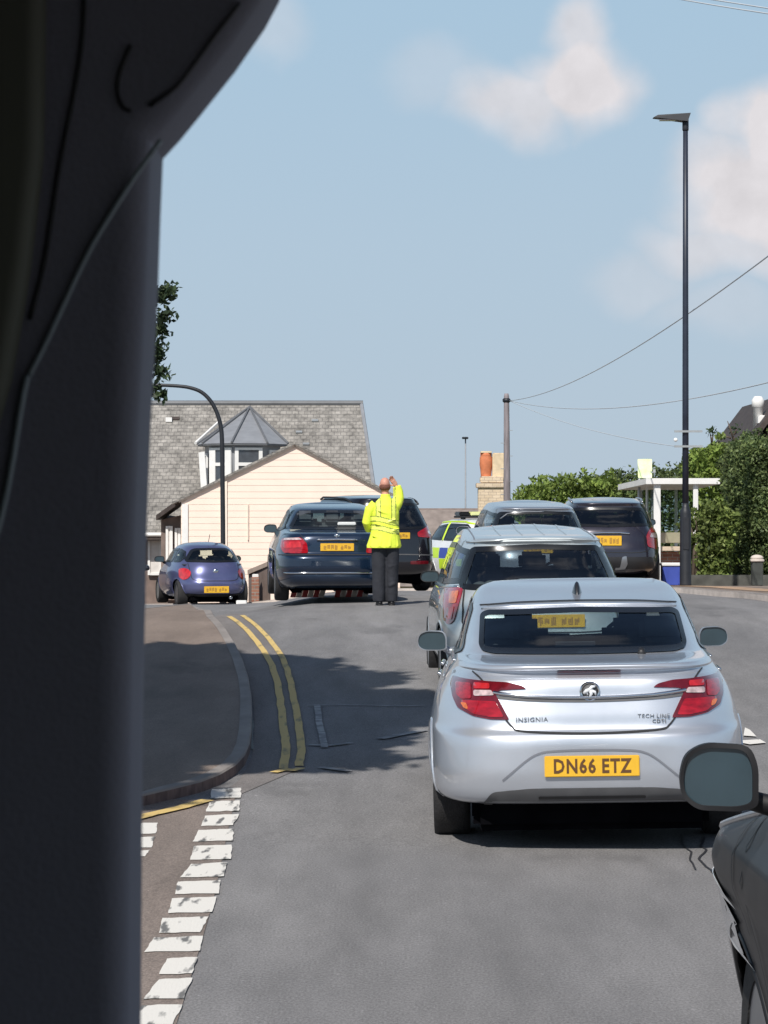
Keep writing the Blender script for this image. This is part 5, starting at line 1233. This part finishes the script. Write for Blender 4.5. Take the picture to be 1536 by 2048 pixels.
def hedge(name, label, cat, base, top, depth, n, size, m, seed, clump=.32, stem=True):
    """hedge along a ground line with a top profile; base=[(x,y)..], top=[z..]"""
    rg = np.random.RandomState(seed); cs = []
    for i in range(len(base)-1):
        (x0, y0), (x1, y1) = base[i], base[i+1]; Ln = math.hypot(x1-x0, y1-y0); k = max(1, int(Ln/(clump*.8)))
        for a in range(k):
            for dd in np.arange(0, depth, clump*1.1):
                f = (a+rg.rand())/k; zt_ = top[i]+(top[i+1]-top[i])*f; x, y = x0+(x1-x0)*f, y0+(y1-y0)*f+dd; zb_ = gz(x, y)
                nz = max(2, int((zt_-zb_)/(clump*.9)))
                for q in range(nz):
                    z = zb_+(zt_-zb_)*(q+.5+rg.uniform(-.3, .3))/nz; r_ = clump*rg.uniform(.6, 1.15)
                    if dd > clump*1.5 and q < nz-2: continue
                    cs.append((x+rg.uniform(-.1, .1), y+rg.uniform(-.15, .15), z-.3*r_, r_))
                if rg.rand() < .35: cs.append((x, y, zt_+rg.uniform(0, .15), clump*.35))
    root = empty(name, (base[0][0], base[0][1], gz(*base[0])), label=label, cat=cat)
    leaves('foliage', clump_pts(cs, n, rg), size, m, root, seed=seed)
    st_ = MB()
    for i in range(len(base)-1):
        (x0, y0), (x1, y1) = base[i], base[i+1]
        for k in range(5):
            f = (k+.5)/5; x, y = x0+(x1-x0)*f, y0+(y1-y0)*f+depth*.4; z = gz(x, y); zt_ = top[i]+(top[i+1]-top[i])*f
            st_.tube([(x, y, z-.1), (x+.05, y, z+(zt_-z)*.5), (x+rg.uniform(-.1, .1), y, z+(zt_-z)*.85)], [.05, .035, .012], 6)
    o = st_.build('stems', M['bark'], root, True); o.matrix_parent_inverse = Matrix.Translation(-Vector(root.location)); return root
def zpx(py, d): return EYE-(py-1024)/FPX*d
# yellow-green hedge left (d 62), dark one behind (d 70), tall mixed hedge right (d 46)
X = lambda px, d: (px-768)/FPX*d
hedge('hedge', 'yellow-green conifer hedge rising above the roof of the dark off-roader', 'hedge', [(X(1036, 62), 62), (X(1080, 62), 62), (X(1150, 62), 62), (X(1240, 62), 62)], [zpx(985, 62), zpx(962, 62), zpx(950, 62), zpx(952, 62)], 1.3, 15000, .075, M['leaf_yellow'], 3, .28)
hedge('hedge', 'dark green hedge behind the bus shelter roof', 'hedge', [(X(1215, 68), 68), (X(1280, 68), 68), (X(1400, 68), 68)], [zpx(948, 68), zpx(940, 68), zpx(925, 68)], 1.5, 14000, .07, M['leaf_hedge'], 4, .35)
hedge('hedge', 'bright yellow-green bush above the right end of the bus shelter roof', 'hedge', [(X(1384, 60.5), 60.5), (X(1420, 60.5), 60.5), (X(1455, 60.5), 60.5)], [zpx(905, 60.5), zpx(885, 60.5), zpx(880, 60.5)], 1.2, 9000, .075, M['leaf_yellow'], 5, .3)
hedge('hedge', 'tall dark ragged hedge filling the right edge behind the lamp', 'hedge', [(X(1478, 49.5), 49.5), (X(1490, 49), 49), (X(1510, 48.5), 48.5), (X(1560, 48), 48), (X(1700, 48), 48)], [zpx(900, 49.5), zpx(885, 49), zpx(878, 48.5), zpx(872, 48), zpx(860, 48)], 1.6, 95000, .042, M['leaf_hedge'], 6, .30)
hedge('hedge', 'mid-green bushy growth low between the street lamp and the dark hedge', 'hedge', [(X(1383, 48.4), 48.4), (X(1420, 48.2), 48.2), (X(1462, 48), 48)], [zpx(1012, 48.4), zpx(1000, 48.2), zpx(1020, 48)], .5, 9000, .06, M['leaf_mid'], 8, .26)
# cypress spikes
def tree(name, label, base, trunk, crown, n, size, m, seed, group=None, limbs=7, sy=1.0, nc=26):
    rg = np.random.RandomState(seed); root = empty(name, (base[0], base[1], base[2]), label=label, cat='tree', group=group)
    c0 = Vector(crown[:3]); rx, rz = crown[3], crown[4]; t_ = MB()
    bs = Vector(base); mid = bs.lerp(c0, .55)+Vector((.1, .05, 0))
    t_.tube([bs-Vector((0, 0, .1)), bs.lerp(mid, .4), mid, c0, c0+Vector((.1, 0, rz*.7))], [trunk, trunk*.8, trunk*.6, trunk*.38, .02], 10); cs = []
    for k in range(limbs):
        a = 2*math.pi*k/limbs+rg.rand(); e = Vector((c0.x+rx*.8*math.cos(a), c0.y+rx*.8*math.sin(a), c0.z+rz*rg.uniform(-.35, .6))); s0 = mid.lerp(c0, rg.rand()*.8)
        m1 = s0.lerp(e, .5)+Vector((0, 0, .12*rx)); t_.tube([s0, m1, e], [trunk*.35, trunk*.2, .015], 6)
        for q in range(4):
            p = m1.lerp(e, q/3); cs.append((p.x+rg.uniform(-.2, .2)*rx, p.y+rg.uniform(-.2, .2)*rx, p.z+rg.uniform(-.1, .25)*rz, rx*rg.uniform(.16, .30)))
    for k in range(nc):
        v = rg.normal(size=3); v /= np.linalg.norm(v); r_ = rg.rand()**.4
        cs.append((c0.x+v[0]*rx*r_, c0.y+v[1]*rx*sy*r_, c0.z+v[2]*rz*r_, rx*rg.uniform(.12, .27)))
    o = t_.build('trunk', M['bark'], root, True); o.matrix_parent_inverse = Matrix.Translation(-Vector(root.location))
    leaves('crown', clump_pts(cs, n, rg, .35), size, m, root, seed=seed); return root, cs
# shade tree out of frame on the left pavement, its shadow lies across the road
tree('broadleaf_tree', 'broad tree beside the left pavement whose shadow crosses the road', (-7.6, 13.2, .05), .22, (-5.55, 13.5, 8.5, 3.3, 2.3), 110000, .22, M['leaf_dark'], 21, sy=1.8, nc=170)
# street tree mostly hidden by the cab pillar
TR, TC = tree('street_tree', 'leafy tree mostly hidden by the cab pillar, a few sprigs showing against the sky', (X(230, 46), 46, gz(-5, 46)), .12, (X(245, 46), 46, zpx(690, 46), .62, 1.25), 2600, .085, M['leaf_dark'], 31)
# sprigs that reach past the pillar
sp = MB(); lp_ = []
rg = np.random.RandomState(5)
for (cx, cy, ex, ey) in ((270, 610, 350, 572), (280, 600, 340, 590), (270, 665, 344, 628), (280, 670, 330, 660), (262, 720, 325, 690), (265, 730, 330, 745), (265, 760, 326, 792), (262, 700, 318, 715)):
    a = WP(cx, cy, 46); b = WP(ex, ey, 46+rg.uniform(-.2, .2)); sp.tube([a, a.lerp(b, .5)+Vector((0, 0, .03)), b], [.018, .010, .004], 5)
    for k in range(150):
        p = a.lerp(b, .25+.75*rg.rand()); q = .11*(1.1-.5*(p.x-a.x)/(b.x-a.x+1e-6)); lp_.append((p.x+rg.normal()*q, p.y+rg.normal()*q, p.z+rg.normal()*q*.9))
o = sp.build('twigs', M['bark'], TR, True); o.matrix_parent_inverse = Matrix.Translation(-Vector(TR.location)); leaves('sprig_leaves', lp_, .085, M['leaf_dark'], TR, seed=9)
# bare twiggy shrub tops at right
shr = empty('shrub', (X(1470, 61.5), 61.5, gz(6, 61.5)), label='thin bare-topped shrub poking above the dark hedge', cat='shrub')
b = MB()
for (px, py, qx, qy) in ((1424, 900, 1426, 862), (1424, 885, 1420, 866), (1468, 880, 1455, 842), (1468, 870, 1474, 858), (1462, 876, 1448, 872)): b.tube([WP(px, py, 61.5), WP(qx, qy, 61.5)], [.03, .01], 5)
b.tube([(X(1424, 61.5), 61.5, gz(6, 61.5)), WP(1424, 890, 61.5)], [.05, .03], 6); b.tube([(X(1468, 61.5), 61.5, gz(6, 61.5)), WP(1468, 875, 61.5)], [.05, .03], 6)
pin(b.build('stems', M['bark'], shr, True), shr)
rg = np.random.RandomState(77); leaves('foliage', [(X(1424, 61.5)+rg.normal()*.06, 61.5+rg.normal()*.06, zpx(862, 61.5)+rg.normal()*.06) for k in range(50)]+[(X(1470, 61.5)+rg.normal()*.09, 61.5, zpx(858, 61.5)+rg.normal()*.06) for k in range(30)], .06, M['leaf_dark'], shr)

# house at the right edge
h4 = empty('cottage', (X(1600, 66), 66, -.8), label='dark gabled cottage with a white flue at the right edge above the hedge', cat='house')
a, t_, c = WP(1492, 905, 66), WP(1567, 806, 66), WP(1690, 905, 66)
zb4 = -1.0
pin(MB().prism([(a.x+.3, 66.4, zb4), (c.x-.3, 66.4, zb4), (c.x-.3, 66.4, a.z), (t_.x, 66.4, t_.z-.25), (a.x+.3, 66.4, a.z)], (0, 7, 0)).build('wall', M['render_brown'], h4), h4)
for p, q in ((a, t_), (t_, c)): pin(MB().prism([p, q, q+Vector((0, 0, .22)), p+Vector((0, 0, .22))], (0, 7.6, 0)).build('roof', M['dark_wood'], h4), h4)
fl_ = WP(1516, 830, 67)
pin(MB().lathe([(.13, fl_.z-.5), (.13, fl_.z+.2), (.17, fl_.z+.22), (.17, fl_.z+.4), (.10, fl_.z+.5)], (fl_.x, 67, 0), 'z', 16).build('flue', M['white'], h4, True), h4)
pin(MB().box((fl_.x+.3, 66.9, fl_.z-.14), (.35, .3, .12), None, .03).build('ridge_flashing', M['white'], h4), h4)

# ------------------------------------------------------------------ bus shelter
ds = 56.0; ss = ds/FPX
bsx = empty('bus_shelter', (X(1330, ds), ds, gz(6, ds)+.09), label='white framed bus shelter with flat roof beyond the street lamp', cat='bus shelter')
def Bp(px, py, d=ds): return WP(px, py, d)
g0 = bsx.location.z
rA, rB, rC, rD = Bp(1292, 963), Bp(1440, 962), Vector((X(1385, 59.2), 59.2, zpx(980, 59.2))), Vector((X(1236, 59.2), 59.2, zpx(980, 59.2)))
rA.z = rB.z = zpx(968, ds); 
pin(MB().add([rA, rB, rC, rD]+[p+Vector((0, 0, .13)) for p in (rA, rB, rC, rD)], [(0, 1, 2, 3), (7, 6, 5, 4), (0, 4, 5, 1), (1, 5, 6, 2), (2, 6, 7, 3), (3, 7, 4, 0)]).build('roof', M['white'], bsx), bsx)
def post(px, d, w_, ztop): x = X(px, d); return pin(MB().box((x, d, (g0+ztop)/2), (w_, w_*.9, (ztop-g0)/2), None, .01).build('post', M['white'], bsx), bsx)
post(1314, ds+.15, .075, rA.z); post(1391, ds+.15, .055, rA.z); post(1279, 58.6, .045, rA.z); post(1294, 57.4, .03, rA.z); post(1352, 58.9, .035, rA.z)
M['shelter_glass'] = glass_mat('shelter_glass', (.72, .80, .76), .6)
pin(MB().box((X(1353, ds+.15), ds+.15, (rA.z+zpx(1063, ds))/2-.05), (.40, .006, (rA.z-zpx(1063, ds))/2-.08)).build('glass_panel', M['shelter_glass'], bsx), bsx)
pin(MB().prism([Vector((X(1310, ds), ds+.35, g0+.55)), Vector((X(1281, 58.5), 58.5, g0+.55)), Vector((X(1281, 58.5), 58.5, rA.z-.12)), Vector((X(1310, ds), ds+.35, rA.z-.12))], (.012, 0, 0)).build('glass_panel', M['shelter_glass'], bsx), bsx)
M['cream_panel'] = mat('cream_panel', (.62, .50, .38), .7, var=.1)
bench = empty('bench'); bench.parent = bsx; bench.matrix_parent_inverse = Matrix.Translation(-Vector(bsx.location))
MB().box((X(1347, ds), ds+.6, zpx(1076, ds)), (.24, .03, .12), None, .01).build('backrest', M['cream_panel'], bench)
MB().box((X(1347, ds), ds+.45, zpx(1098, ds)), (.26, .18, .05), None, .01).build('seat', M['cream_panel'], bench)
pin(MB().box((X(1347, ds), ds+.7, zpx(1115, ds)-.2), (.28, .10, .32)).build('low_wall', M['brick'], bsx), bsx)
# timetable sign (yellow-green board) on its own post
dsg = 57.6
ts = empty('roadside_sign', (X(1289, dsg), dsg, gz(5.3, dsg)), label='pale yellow-green square sign board standing above the bus shelter roof', cat='sign')
pin(MB().tube([(X(1279, dsg), dsg+.03, gz(5, dsg)), (X(1279, dsg), dsg+.03, zpx(920, dsg))], .03, 8).build('post', M['galv'], ts, True), ts)
M['sign_yellow'] = mat('fluorescent_sign', (.74, .90, .42), .5, c2=(.86, .93, .62), thr=(.35, .6), scale=5)
pp = roundpoly([(X(1275, dsg), zpx(918, dsg)), (X(1304, dsg), zpx(918, dsg)), (X(1304, dsg), zpx(956, dsg)), (X(1276, dsg), zpx(956, dsg))], .03)
pin(MB().prism([(x, dsg-.01, z) for x, z in pp], (0, .012, 0)).build('board', M['sign_yellow'], ts), ts)
pin(MB().box((X(1308, dsg), dsg-.02, zpx(942, dsg)), (.035, .01, .05), None, .01).box((X(1303, dsg), dsg-.025, zpx(944, dsg)), (.03, .006, .012), Matrix.Rotation(R(35), 3, 'Y')).build('bracket', M['galv'], ts), ts)
# blue salt bin, white topped
gb = empty('blue_bin', (X(1344, 45.2), 45.2, gz(5, 45)+.09), label='blue box with a white lid at the foot of the street lamp', cat='bin')
M['blue'] = mat('blue_plastic', (.05, .085, .40), .5, var=.1, scale=4)
hb_ = zpx(1132, 45.2)-gb.location.z
o = MB().box((0, 0, hb_/2), (.19, .16, hb_/2), None, .015).build('box', M['blue'], gb); MB().box((0, 0, hb_+.03), (.205, .175, .03), None, .012).build('lid', M['white'], gb)
for sx_ in (-1, 1): MB().box((sx_*.10, -.165, hb_*.45), (.008, .006, hb_*.36)).build('rib', M['blue'], gb)
# gate pier with pale cap among the hedge
gp = empty('gate_pier', (X(1514, 46.6), 46.6, gz(7, 46)+.08), label='dark gate pier with a pale rounded cap at the right edge under the hedge', cat='gate pier')
hh = zpx(1119, 46.6)-gp.location.z
MB().box((0, 0, hh/2), (.10, .10, hh/2), None, .01).build('pier', mat('mossy_stone', (.06, .065, .06), .9, var=.3), gp)
MB().ellipsoid((0, 0, hh+.03), (.12, .12, .06)).box((0, 0, hh-.02), (.12, .12, .025), None, .008).build('cap', mat('pale_cap', (.62, .54, .48), .8, var=.1), gp, True)
# low wall behind the near far-side pavement
lw = tag(MB().box((X(1470, 47.4), 47.3, gz(6.5, 47)+.16), (1.4, .1, .13), None, .02).build('garden_wall', mat('garden_wall', (.09, .09, .08), .9, var=.35, scale=4), None), 'low dark mossy garden wall at the foot of the tall hedge', 'wall')
# white gate post by the violet hatchback, low wall with sloping coping
wp = empty('white_post', (X(511, 56.5), 56.5, gz(-3, 56)), label='short white post with a brick foot between the violet hatchback and the navy saloon', cat='post')
zt_ = zpx(1150, 56.5)-wp.location.z
MB().box((0, 0, .30), (.085, .085, .34), None, .01).build('brick_foot', M['brick'], wp); MB().box((0, 0, (.6+zt_)/2), (.07, .07, (zt_-.6)/2+.02), None, .01).build('post', M['white'], wp)
gw = MB().prism([WP(497, 1140, 57.5), WP(540, 1122, 56.2), WP(540, 1205, 56.2), WP(497, 1205, 57.5)], (0, .25, 0))
gwo = empty('boundary_wall', (X(520, 57), 57, 0), label='low brown wall with pale sloping coping left of the navy saloon', cat='wall')
pin(gw.build('wall', M['render_brown'], gwo), gwo)
pin(MB().prism([WP(495, 1140, 57.4), WP(541, 1121, 56.1), WP(541, 1130, 56.1), WP(495, 1149, 57.4)], (0, .36, 0)).build('coping', mat('coping', (.42, .33, .27), .8), gwo), gwo)
# red and white barrier board lying beyond the saloon
M['barrier'] = mat('barrier_red', (.50, .06, .05), .6, var=.1); M['barrier_w'] = mat('barrier_cream', (.72, .60, .50), .6, var=.1)
for (pa, pb, lab) in ((580, 648, 'red and cream striped barrier board seen under the left half of the navy saloon'), (668, 735, 'red and cream striped barrier board seen under the right half of the navy saloon')):
    db = 38.6; br = empty('barrier_board', (X((pa+pb)/2, db), db, gz(-1, db)), label=lab, cat='barrier'); xa = X(pa, db); n_ = 6; wd = (X(pb, db)-xa)/n_
    for k in range(n_):
        x0_ = xa+k*wd; sh = .05
        pin(MB().prism([(x0_+.001, db, gz(-1, db)+.005), (x0_+wd-.001, db, gz(-1, db)+.005), (x0_+wd+sh-.001, db, gz(-1, db)+.19), (x0_+sh+.001, db, gz(-1, db)+.19)], (0, .03, 0)).build('red_stripe' if k % 2 == 0 else 'cream_stripe', M['barrier'] if k % 2 == 0 else M['barrier_w'], br), br)
# white carton under the hatchback bumper
cx_, cy_ = X(483, 53.2), 53.2
lt = MB().box((cx_, cy_, gz(cx_, cy_)+.05), (.11, .07, .045), None, .01).build('litter_carton', M['white'], None); tag(lt, 'small white carton on the road under the violet hatchback bumper', 'litter')

# ------------------------------------------------------------------ person
def fuse(mb, name, mats, parent, voxel=.012, matfn=None, smooth_it=3):
    me = bpy.data.meshes.new(name); me.from_pydata(mb.v, [], mb.f); bm = bmesh.new(); bm.from_mesh(me); bmesh.ops.recalc_face_normals(bm, faces=bm.faces); bm.to_mesh(me); bm.free()
    o = bpy.data.objects.new(name, me); col.objects.link(o)
    md = o.modifiers.new('r', 'REMESH'); md.mode = 'VOXEL'; md.voxel_size = voxel
    ms = o.modifiers.new('s', 'SMOOTH'); ms.iterations = smooth_it; ms.factor = .6
    bpy.context.view_layer.update(); me2 = bpy.data.meshes.new_from_object(o.evaluated_get(bpy.context.evaluated_depsgraph_get())); bpy.data.objects.remove(o)
    me2.name = name
    for m in mats: me2.materials.append(m)
    if matfn: me2.polygons.foreach_set('material_index', [matfn(p.center) for p in me2.polygons])
    me2.polygons.foreach_set('use_smooth', [True]*len(me2.polygons))
    o2 = bpy.data.objects.new(name, me2); col.objects.link(o2); o2.parent = parent; return o2
def loft(mb, rings, n=20):
    """rings: (x, y, z, rx, ry)"""
    b = len(mb.v)
    for (x, y, z, rx, ry) in rings:
        for k in range(n):
            a = 2*math.pi*k/n; mb.v.append((x+rx*math.cos(a), y+ry*math.sin(a), z))
    for i in range(len(rings)-1):
        for k in range(n): mb.f.append((b+i*n+k, b+i*n+(k+1) % n, b+(i+1)*n+(k+1) % n, b+(i+1)*n+k))
    mb.f.append(tuple(b+k for k in range(n))); mb.f.append(tuple(b+(len(rings)-1)*n+k for k in range(n))); return mb
dp_ = 33.85; px0 = X(771, dp_)
pr = empty('person', (px0, dp_, gz(0, dp_)+.0), (0, 0, R(4)), label='person in yellow high visibility jacket and dark trousers, back turned, hand raised to head', cat='person'); pr.scale = (.91, .97, .97)
M['skin'] = mat('skin', (.62, .30, .22), .55, var=.08, scale=20); M['hair'] = mat('ginger_hair', (.15, .055, .035), .8, var=.2, scale=60)
M['hivis'] = mat('hivis_fabric', (.80, .95, .07), .75, var=.10, scale=7, bump=.5, bscale=9)
M['band'] = mat('reflective_band', (.86, .96, .16), .4, var=.05); M['seam'] = mat('dark_seam', (.16, .20, .05), .7)
M['trouser'] = mat('dark_trousers', (.022, .024, .032), .85, var=.25, scale=9, bump=.6, bscale=12); M['boot'] = mat('black_boots', (.012, .012, .014), .5)
# one continuous body: legs, torso, arms, neck, head, hands
b = MB()
for sx_, off in ((-1, 0), (1, .01)):
    b.tube([(sx_*.085, 0, .05), (sx_*.09, .0, .45), (sx_*.095, 0, .88)], [.04, .055, .08], 12)
loft(b, [(0, 0, .84, .15, .10), (0, 0, 1.0, .155, .105), (0, .0, 1.2, .16, .11), (0, .01, 1.38, .18, .10), (0, .02, 1.46, .08, .07)])
b.tube([(0, .02, 1.42), (0.0, .03, 1.52), (0, .05, 1.58)], [.06, .055, .055], 12)
b.ellipsoid((-.005, .06, 1.665), (.075, .095, .115))
b.ellipsoid((-.005, .075, 1.60), (.055, .075, .05))         # jaw
b.ellipsoid((-.005, .165, 1.655), (.014, .02, .022), 8, 6)      # nose
for sx_ in (-1, 1): b.ellipsoid((-.005+sx_*.077, .055, 1.66), (.012, .022, .032), 8, 6)
b.tube([(-.19, .0, 1.40), (-.25, .02, 1.22), (-.23, .12, 1.08), (-.15, .22, 1.08)], [.05, .045, .036, .028], 10)
b.tube([(.17, .0, 1.40), (.235, .10, 1.44), (.20, .14, 1.60), (.16, .11, 1.69)], [.05, .045, .036, .028], 10)
body_o = fuse(b, 'body', [M['skin']], pr, .011)
# hands with fingers
def hand(c, dirv, side, name):
    h = MB(); d = Vector(dirv).normalized(); s_ = d.cross(Vector((0, 1, .2))).normalized(); n = d.cross(s_).normalized()
    M3 = Matrix((s_, d, n)).transposed(); c = Vector(c)
    h.box(c+d*.045, (.04, .048, .014), M3, .012)
    for k, ln_ in enumerate((.065, .078, .072, .055)):
        p = c+d*.09+s_*(-.03+.02*k); h.tube([p-d*.02, p+d*ln_*.45+n*.006, p+d*ln_*.8+n*.02, p+d*ln_*.95+n*.034], [.009, .0085, .0075, .006], 8)
    p = c+d*.02+s_*.036*side; h.tube([p, p+s_*.022*side+d*.022, p+s_*.03*side+d*.05+n*.01], [.011, .010, .007], 8)
    return fuse(h, name, [M['skin']], pr, .005, None, 1)
hand((.165, .105, 1.675), (-.45, -.1, .6), 1, 'hand'); hand((-.165, .205, 1.08), (.8, .5, .05), -1, 'hand')
# hair: short ginger fringe round the back of a bald crown
h = MB(); h.ellipsoid((-.005, .035, 1.648), (.086, .088, .06))
ho = fuse(h, 'hair', [M['hair']], pr, .008); 
cap_ = MB().ellipsoid((-.005, .058, 1.70), (.074, .090, .085)); fuse(cap_, 'bald_crown', [M['skin']], pr, .009)
# trousers
b = MB()
loft(b, [(-.098, .0, .05, .088, .10), (-.098, .0, .12, .096, .11), (-.10, -.005, .45, .10, .11), (-.10, 0, .70, .11, .12), (-.09, 0, .90, .12, .13)])
loft(b, [(.09, .02, .05, .088, .10), (.092, .02, .12, .094, .11), (.094, .015, .45, .098, .11), (.095, 0, .70, .11, .12), (.085, 0, .90, .12, .13)])
loft(b, [(0, 0, .78, .17, .12), (0, 0, .90, .19, .135), (0, 0, 1.02, .18, .13)])
for k in range(5): b.ellipsoid(((-.1, .09)[k % 2], -.088, .16+.13*k), (.06, .022, .03), 10, 6, Matrix.Rotation(R(25*(-1)**k), 3, 'Y'))
fuse(b, 'trousers', [M['trouser']], pr, .012)
for sx_ in (-1, 1):
    MB().ellipsoid((sx_*.09, .05+.01*sx_, .035), (.05, .14, .045)).box((sx_*.09, .04, .012), (.048, .13, .012), None, .006).build('boot', M['boot'], pr, True)
# jacket: flared long coat, left arm bent forward, right arm raised
b = MB()
loft(b, [(-.03, -.02, .80, .255, .17), (-.025, -.02, .84, .25, .168), (-.01, -.01, .98, .22, .155), (.0, 0, 1.12, .20, .15), (.0, 0, 1.28, .205, .15), (.0, .0, 1.40, .195, .13), (.0, .01, 1.46, .13, .10), (0, .02, 1.51, .075, .08), (0, .03, 1.55, .068, .075)], 28)
b.tube([(-.15, .0, 1.40), (-.235, .0, 1.33), (-.275, .02, 1.16), (-.24, .12, 1.07), (-.18, .19, 1.07)], [.085, .08, .075, .065, .055], 14)
b.tube([(.13, .0, 1.36), (.17, .04, 1.42), (.205, .10, 1.50), (.195, .12, 1.60), (.175, .11, 1.665)], [.085, .085, .082, .075, .062], 14)
for k in range(10):
    a = 2*math.pi*k/10; b.tube([(-.025+.235*math.cos(a), -.02+.158*math.sin(a), .82), (.195*math.cos(a), .14*math.sin(a), 1.05)], [.028, .008], 8)
for k, (x, y, z) in enumerate(((-.1, -.13, 1.12), (.08, -.14, 1.18), (-.05, -.14, 1.3), (.12, -.13, 1.05), (-.14, -.13, .95))): b.ellipsoid((x, y, z), (.09, .022, .018), 12, 6, Matrix.Rotation(R(20*(-1)**k), 3, 'Y'))
def jm(c):
    x, y, z = c; zz = z+.03*math.sin(x*9)
    for z0_, z1_ in ((1.03, 1.085), (1.15, 1.205)):
        if z0_ < zz < z1_ and abs(x) < .23: return 1
        if abs(zz-z0_) < .011 or abs(zz-z1_) < .011:
            if abs(x) < .23 and y < .5: return 2
    for xs_ in (-.115, .115):
        if abs(x-xs_) < .026 and zz > 1.205 and y < .12: return 1
        if abs(abs(x-xs_)-.032) < .006 and zz > 1.205 and y < .12: return 2
    return 0
jk = fuse(b, 'jacket', [M['hivis'], M['band'], M['seam']], pr, .009, jm, 2)

# ------------------------------------------------------------------ the cab the picture is taken from
cab = empty('camera_van_cab', (0, .4, .9), label='dark cab interior trim and window pillar down the left side, close to the viewer', cat='vehicle cab')
M['trim_dark'] = mat('dark_cab_trim', (.205, .20, .245), .75, var=.03, scale=5, bump=.1, bscale=400)
M['trim_brown'] = mat('olive_cab_trim', (.11, .11, .085), .8, var=.04, scale=5)
M['seal'] = mat('rubber_seal', (.34, .40, .44), .45, var=.1)
def cabp(px, py, d=1.0): return (X(px, d), d, zpx(py, d))
edge = [(556, -60), (526, 0), (466, 92), (396, 185), (356, 237), (322, 276), (317, 400), (312, 560), (305, 700), (297, 850), (290, 1050), (285, 1300), (281, 1600), (278, 2048), (276, 2300)]
def pslab(name, edge, y0, th, m, bev=.012, left=-.32):
    pts = [(X(e[0]+4, y0+th), y0, zpx(e[1], y0)) for e in edge]; poly = [(left, y0, pts[0][2])]+pts+[(left, y0, pts[-1][2])]
    bm = bmesh.new(); vs_ = [bm.verts.new(p) for p in poly]; f = bm.faces.new(vs_); r_ = bmesh.ops.extrude_face_region(bm, geom=[f]); 
    for q in r_['geom']:
        if isinstance(q, bmesh.types.BMVert): q.co.y += th
    bmesh.ops.recalc_face_normals(bm, faces=bm.faces)
    es = [e for e in bm.edges if abs(e.verts[0].co.y-e.verts[1].co.y) < 1e-6 and e.verts[0].co.y < y0+1e-6 and e.verts[0].co.x > left+.001 and e.verts[1].co.x > left+.001]
    bmesh.ops.bevel(bm, geom=es, offset=bev, segments=5, affect='EDGES', profile=.5)
    me = bpy.data.meshes.new(name); bm.to_mesh(me); bm.free(); me.materials.append(m); o = bpy.data.objects.new(name, me); col.objects.link(o); o.parent = cab
    o.matrix_parent_inverse = Matrix.Translation(-Vector(cab.location)); return auto_smooth(o, 30)
pslab('window_pillar', edge, 1.0, .06, M['trim_dark'])
pslab('inner_trim', [(90, -60), (88, 100), (85, 300), (60, 520), (45, 620), (20, 760), (-20, 900), (-60, 1100)], .975, .02, M['trim_brown'], .006)
def cable(name, pts, r, m, d):
    c = smooth_line([(X(a, d), zpx(b_, d)) for a, b_ in pts], 5)
    return pin(MB().tube([(x, d, z) for x, z in c], r, 8).build(name, m, cab, True), cab)
cable('door_seal', [(322, 280), (275, 345), (230, 415), (185, 490), (150, 560), (118, 630), (85, 700), (58, 752)], .0011, M['seal'], .9985)
cable('door_seal', [(55, 752), (45, 800), (35, 860), (22, 940), (8, 1010), (-10, 1080)], .0013, M['seal'], .9985)
cable('trim_groove', [(262, 90), (240, 145), (236, 185), (246, 214), (262, 222)], .0008, M['black_plastic'], .9995)
cable('trim_groove', [(480, 5), (430, 70), (390, 125), (350, 175), (300, 212)], .0009, M['black_plastic'], .9995)
cable('trim_groove', [(170, -20), (165, 80), (150, 180), (120, 330), (90, 520), (60, 640)], .0009, M['black_plastic'], .9995)
for nm, c, h_ in (('cab_shade_roof', (.5, -.5, 2.36), (.95, 1.7, .03)), ('cab_shade_side', (-.45, -.5, 1.6), (.03, 1.7, .78)), ('cab_shade_rear', (.5, -2.2, 1.6), (.95, .03, .78)), ('floor_panel', (.5, -.5, .8), (.95, 1.7, .03))):  # unseen roof, side and rear panels added to keep sun off the pillar
    pin(MB().box(c, h_, None, .01).build(nm, M['trim_brown'], cab), cab)
bpy.context.view_layer.update()
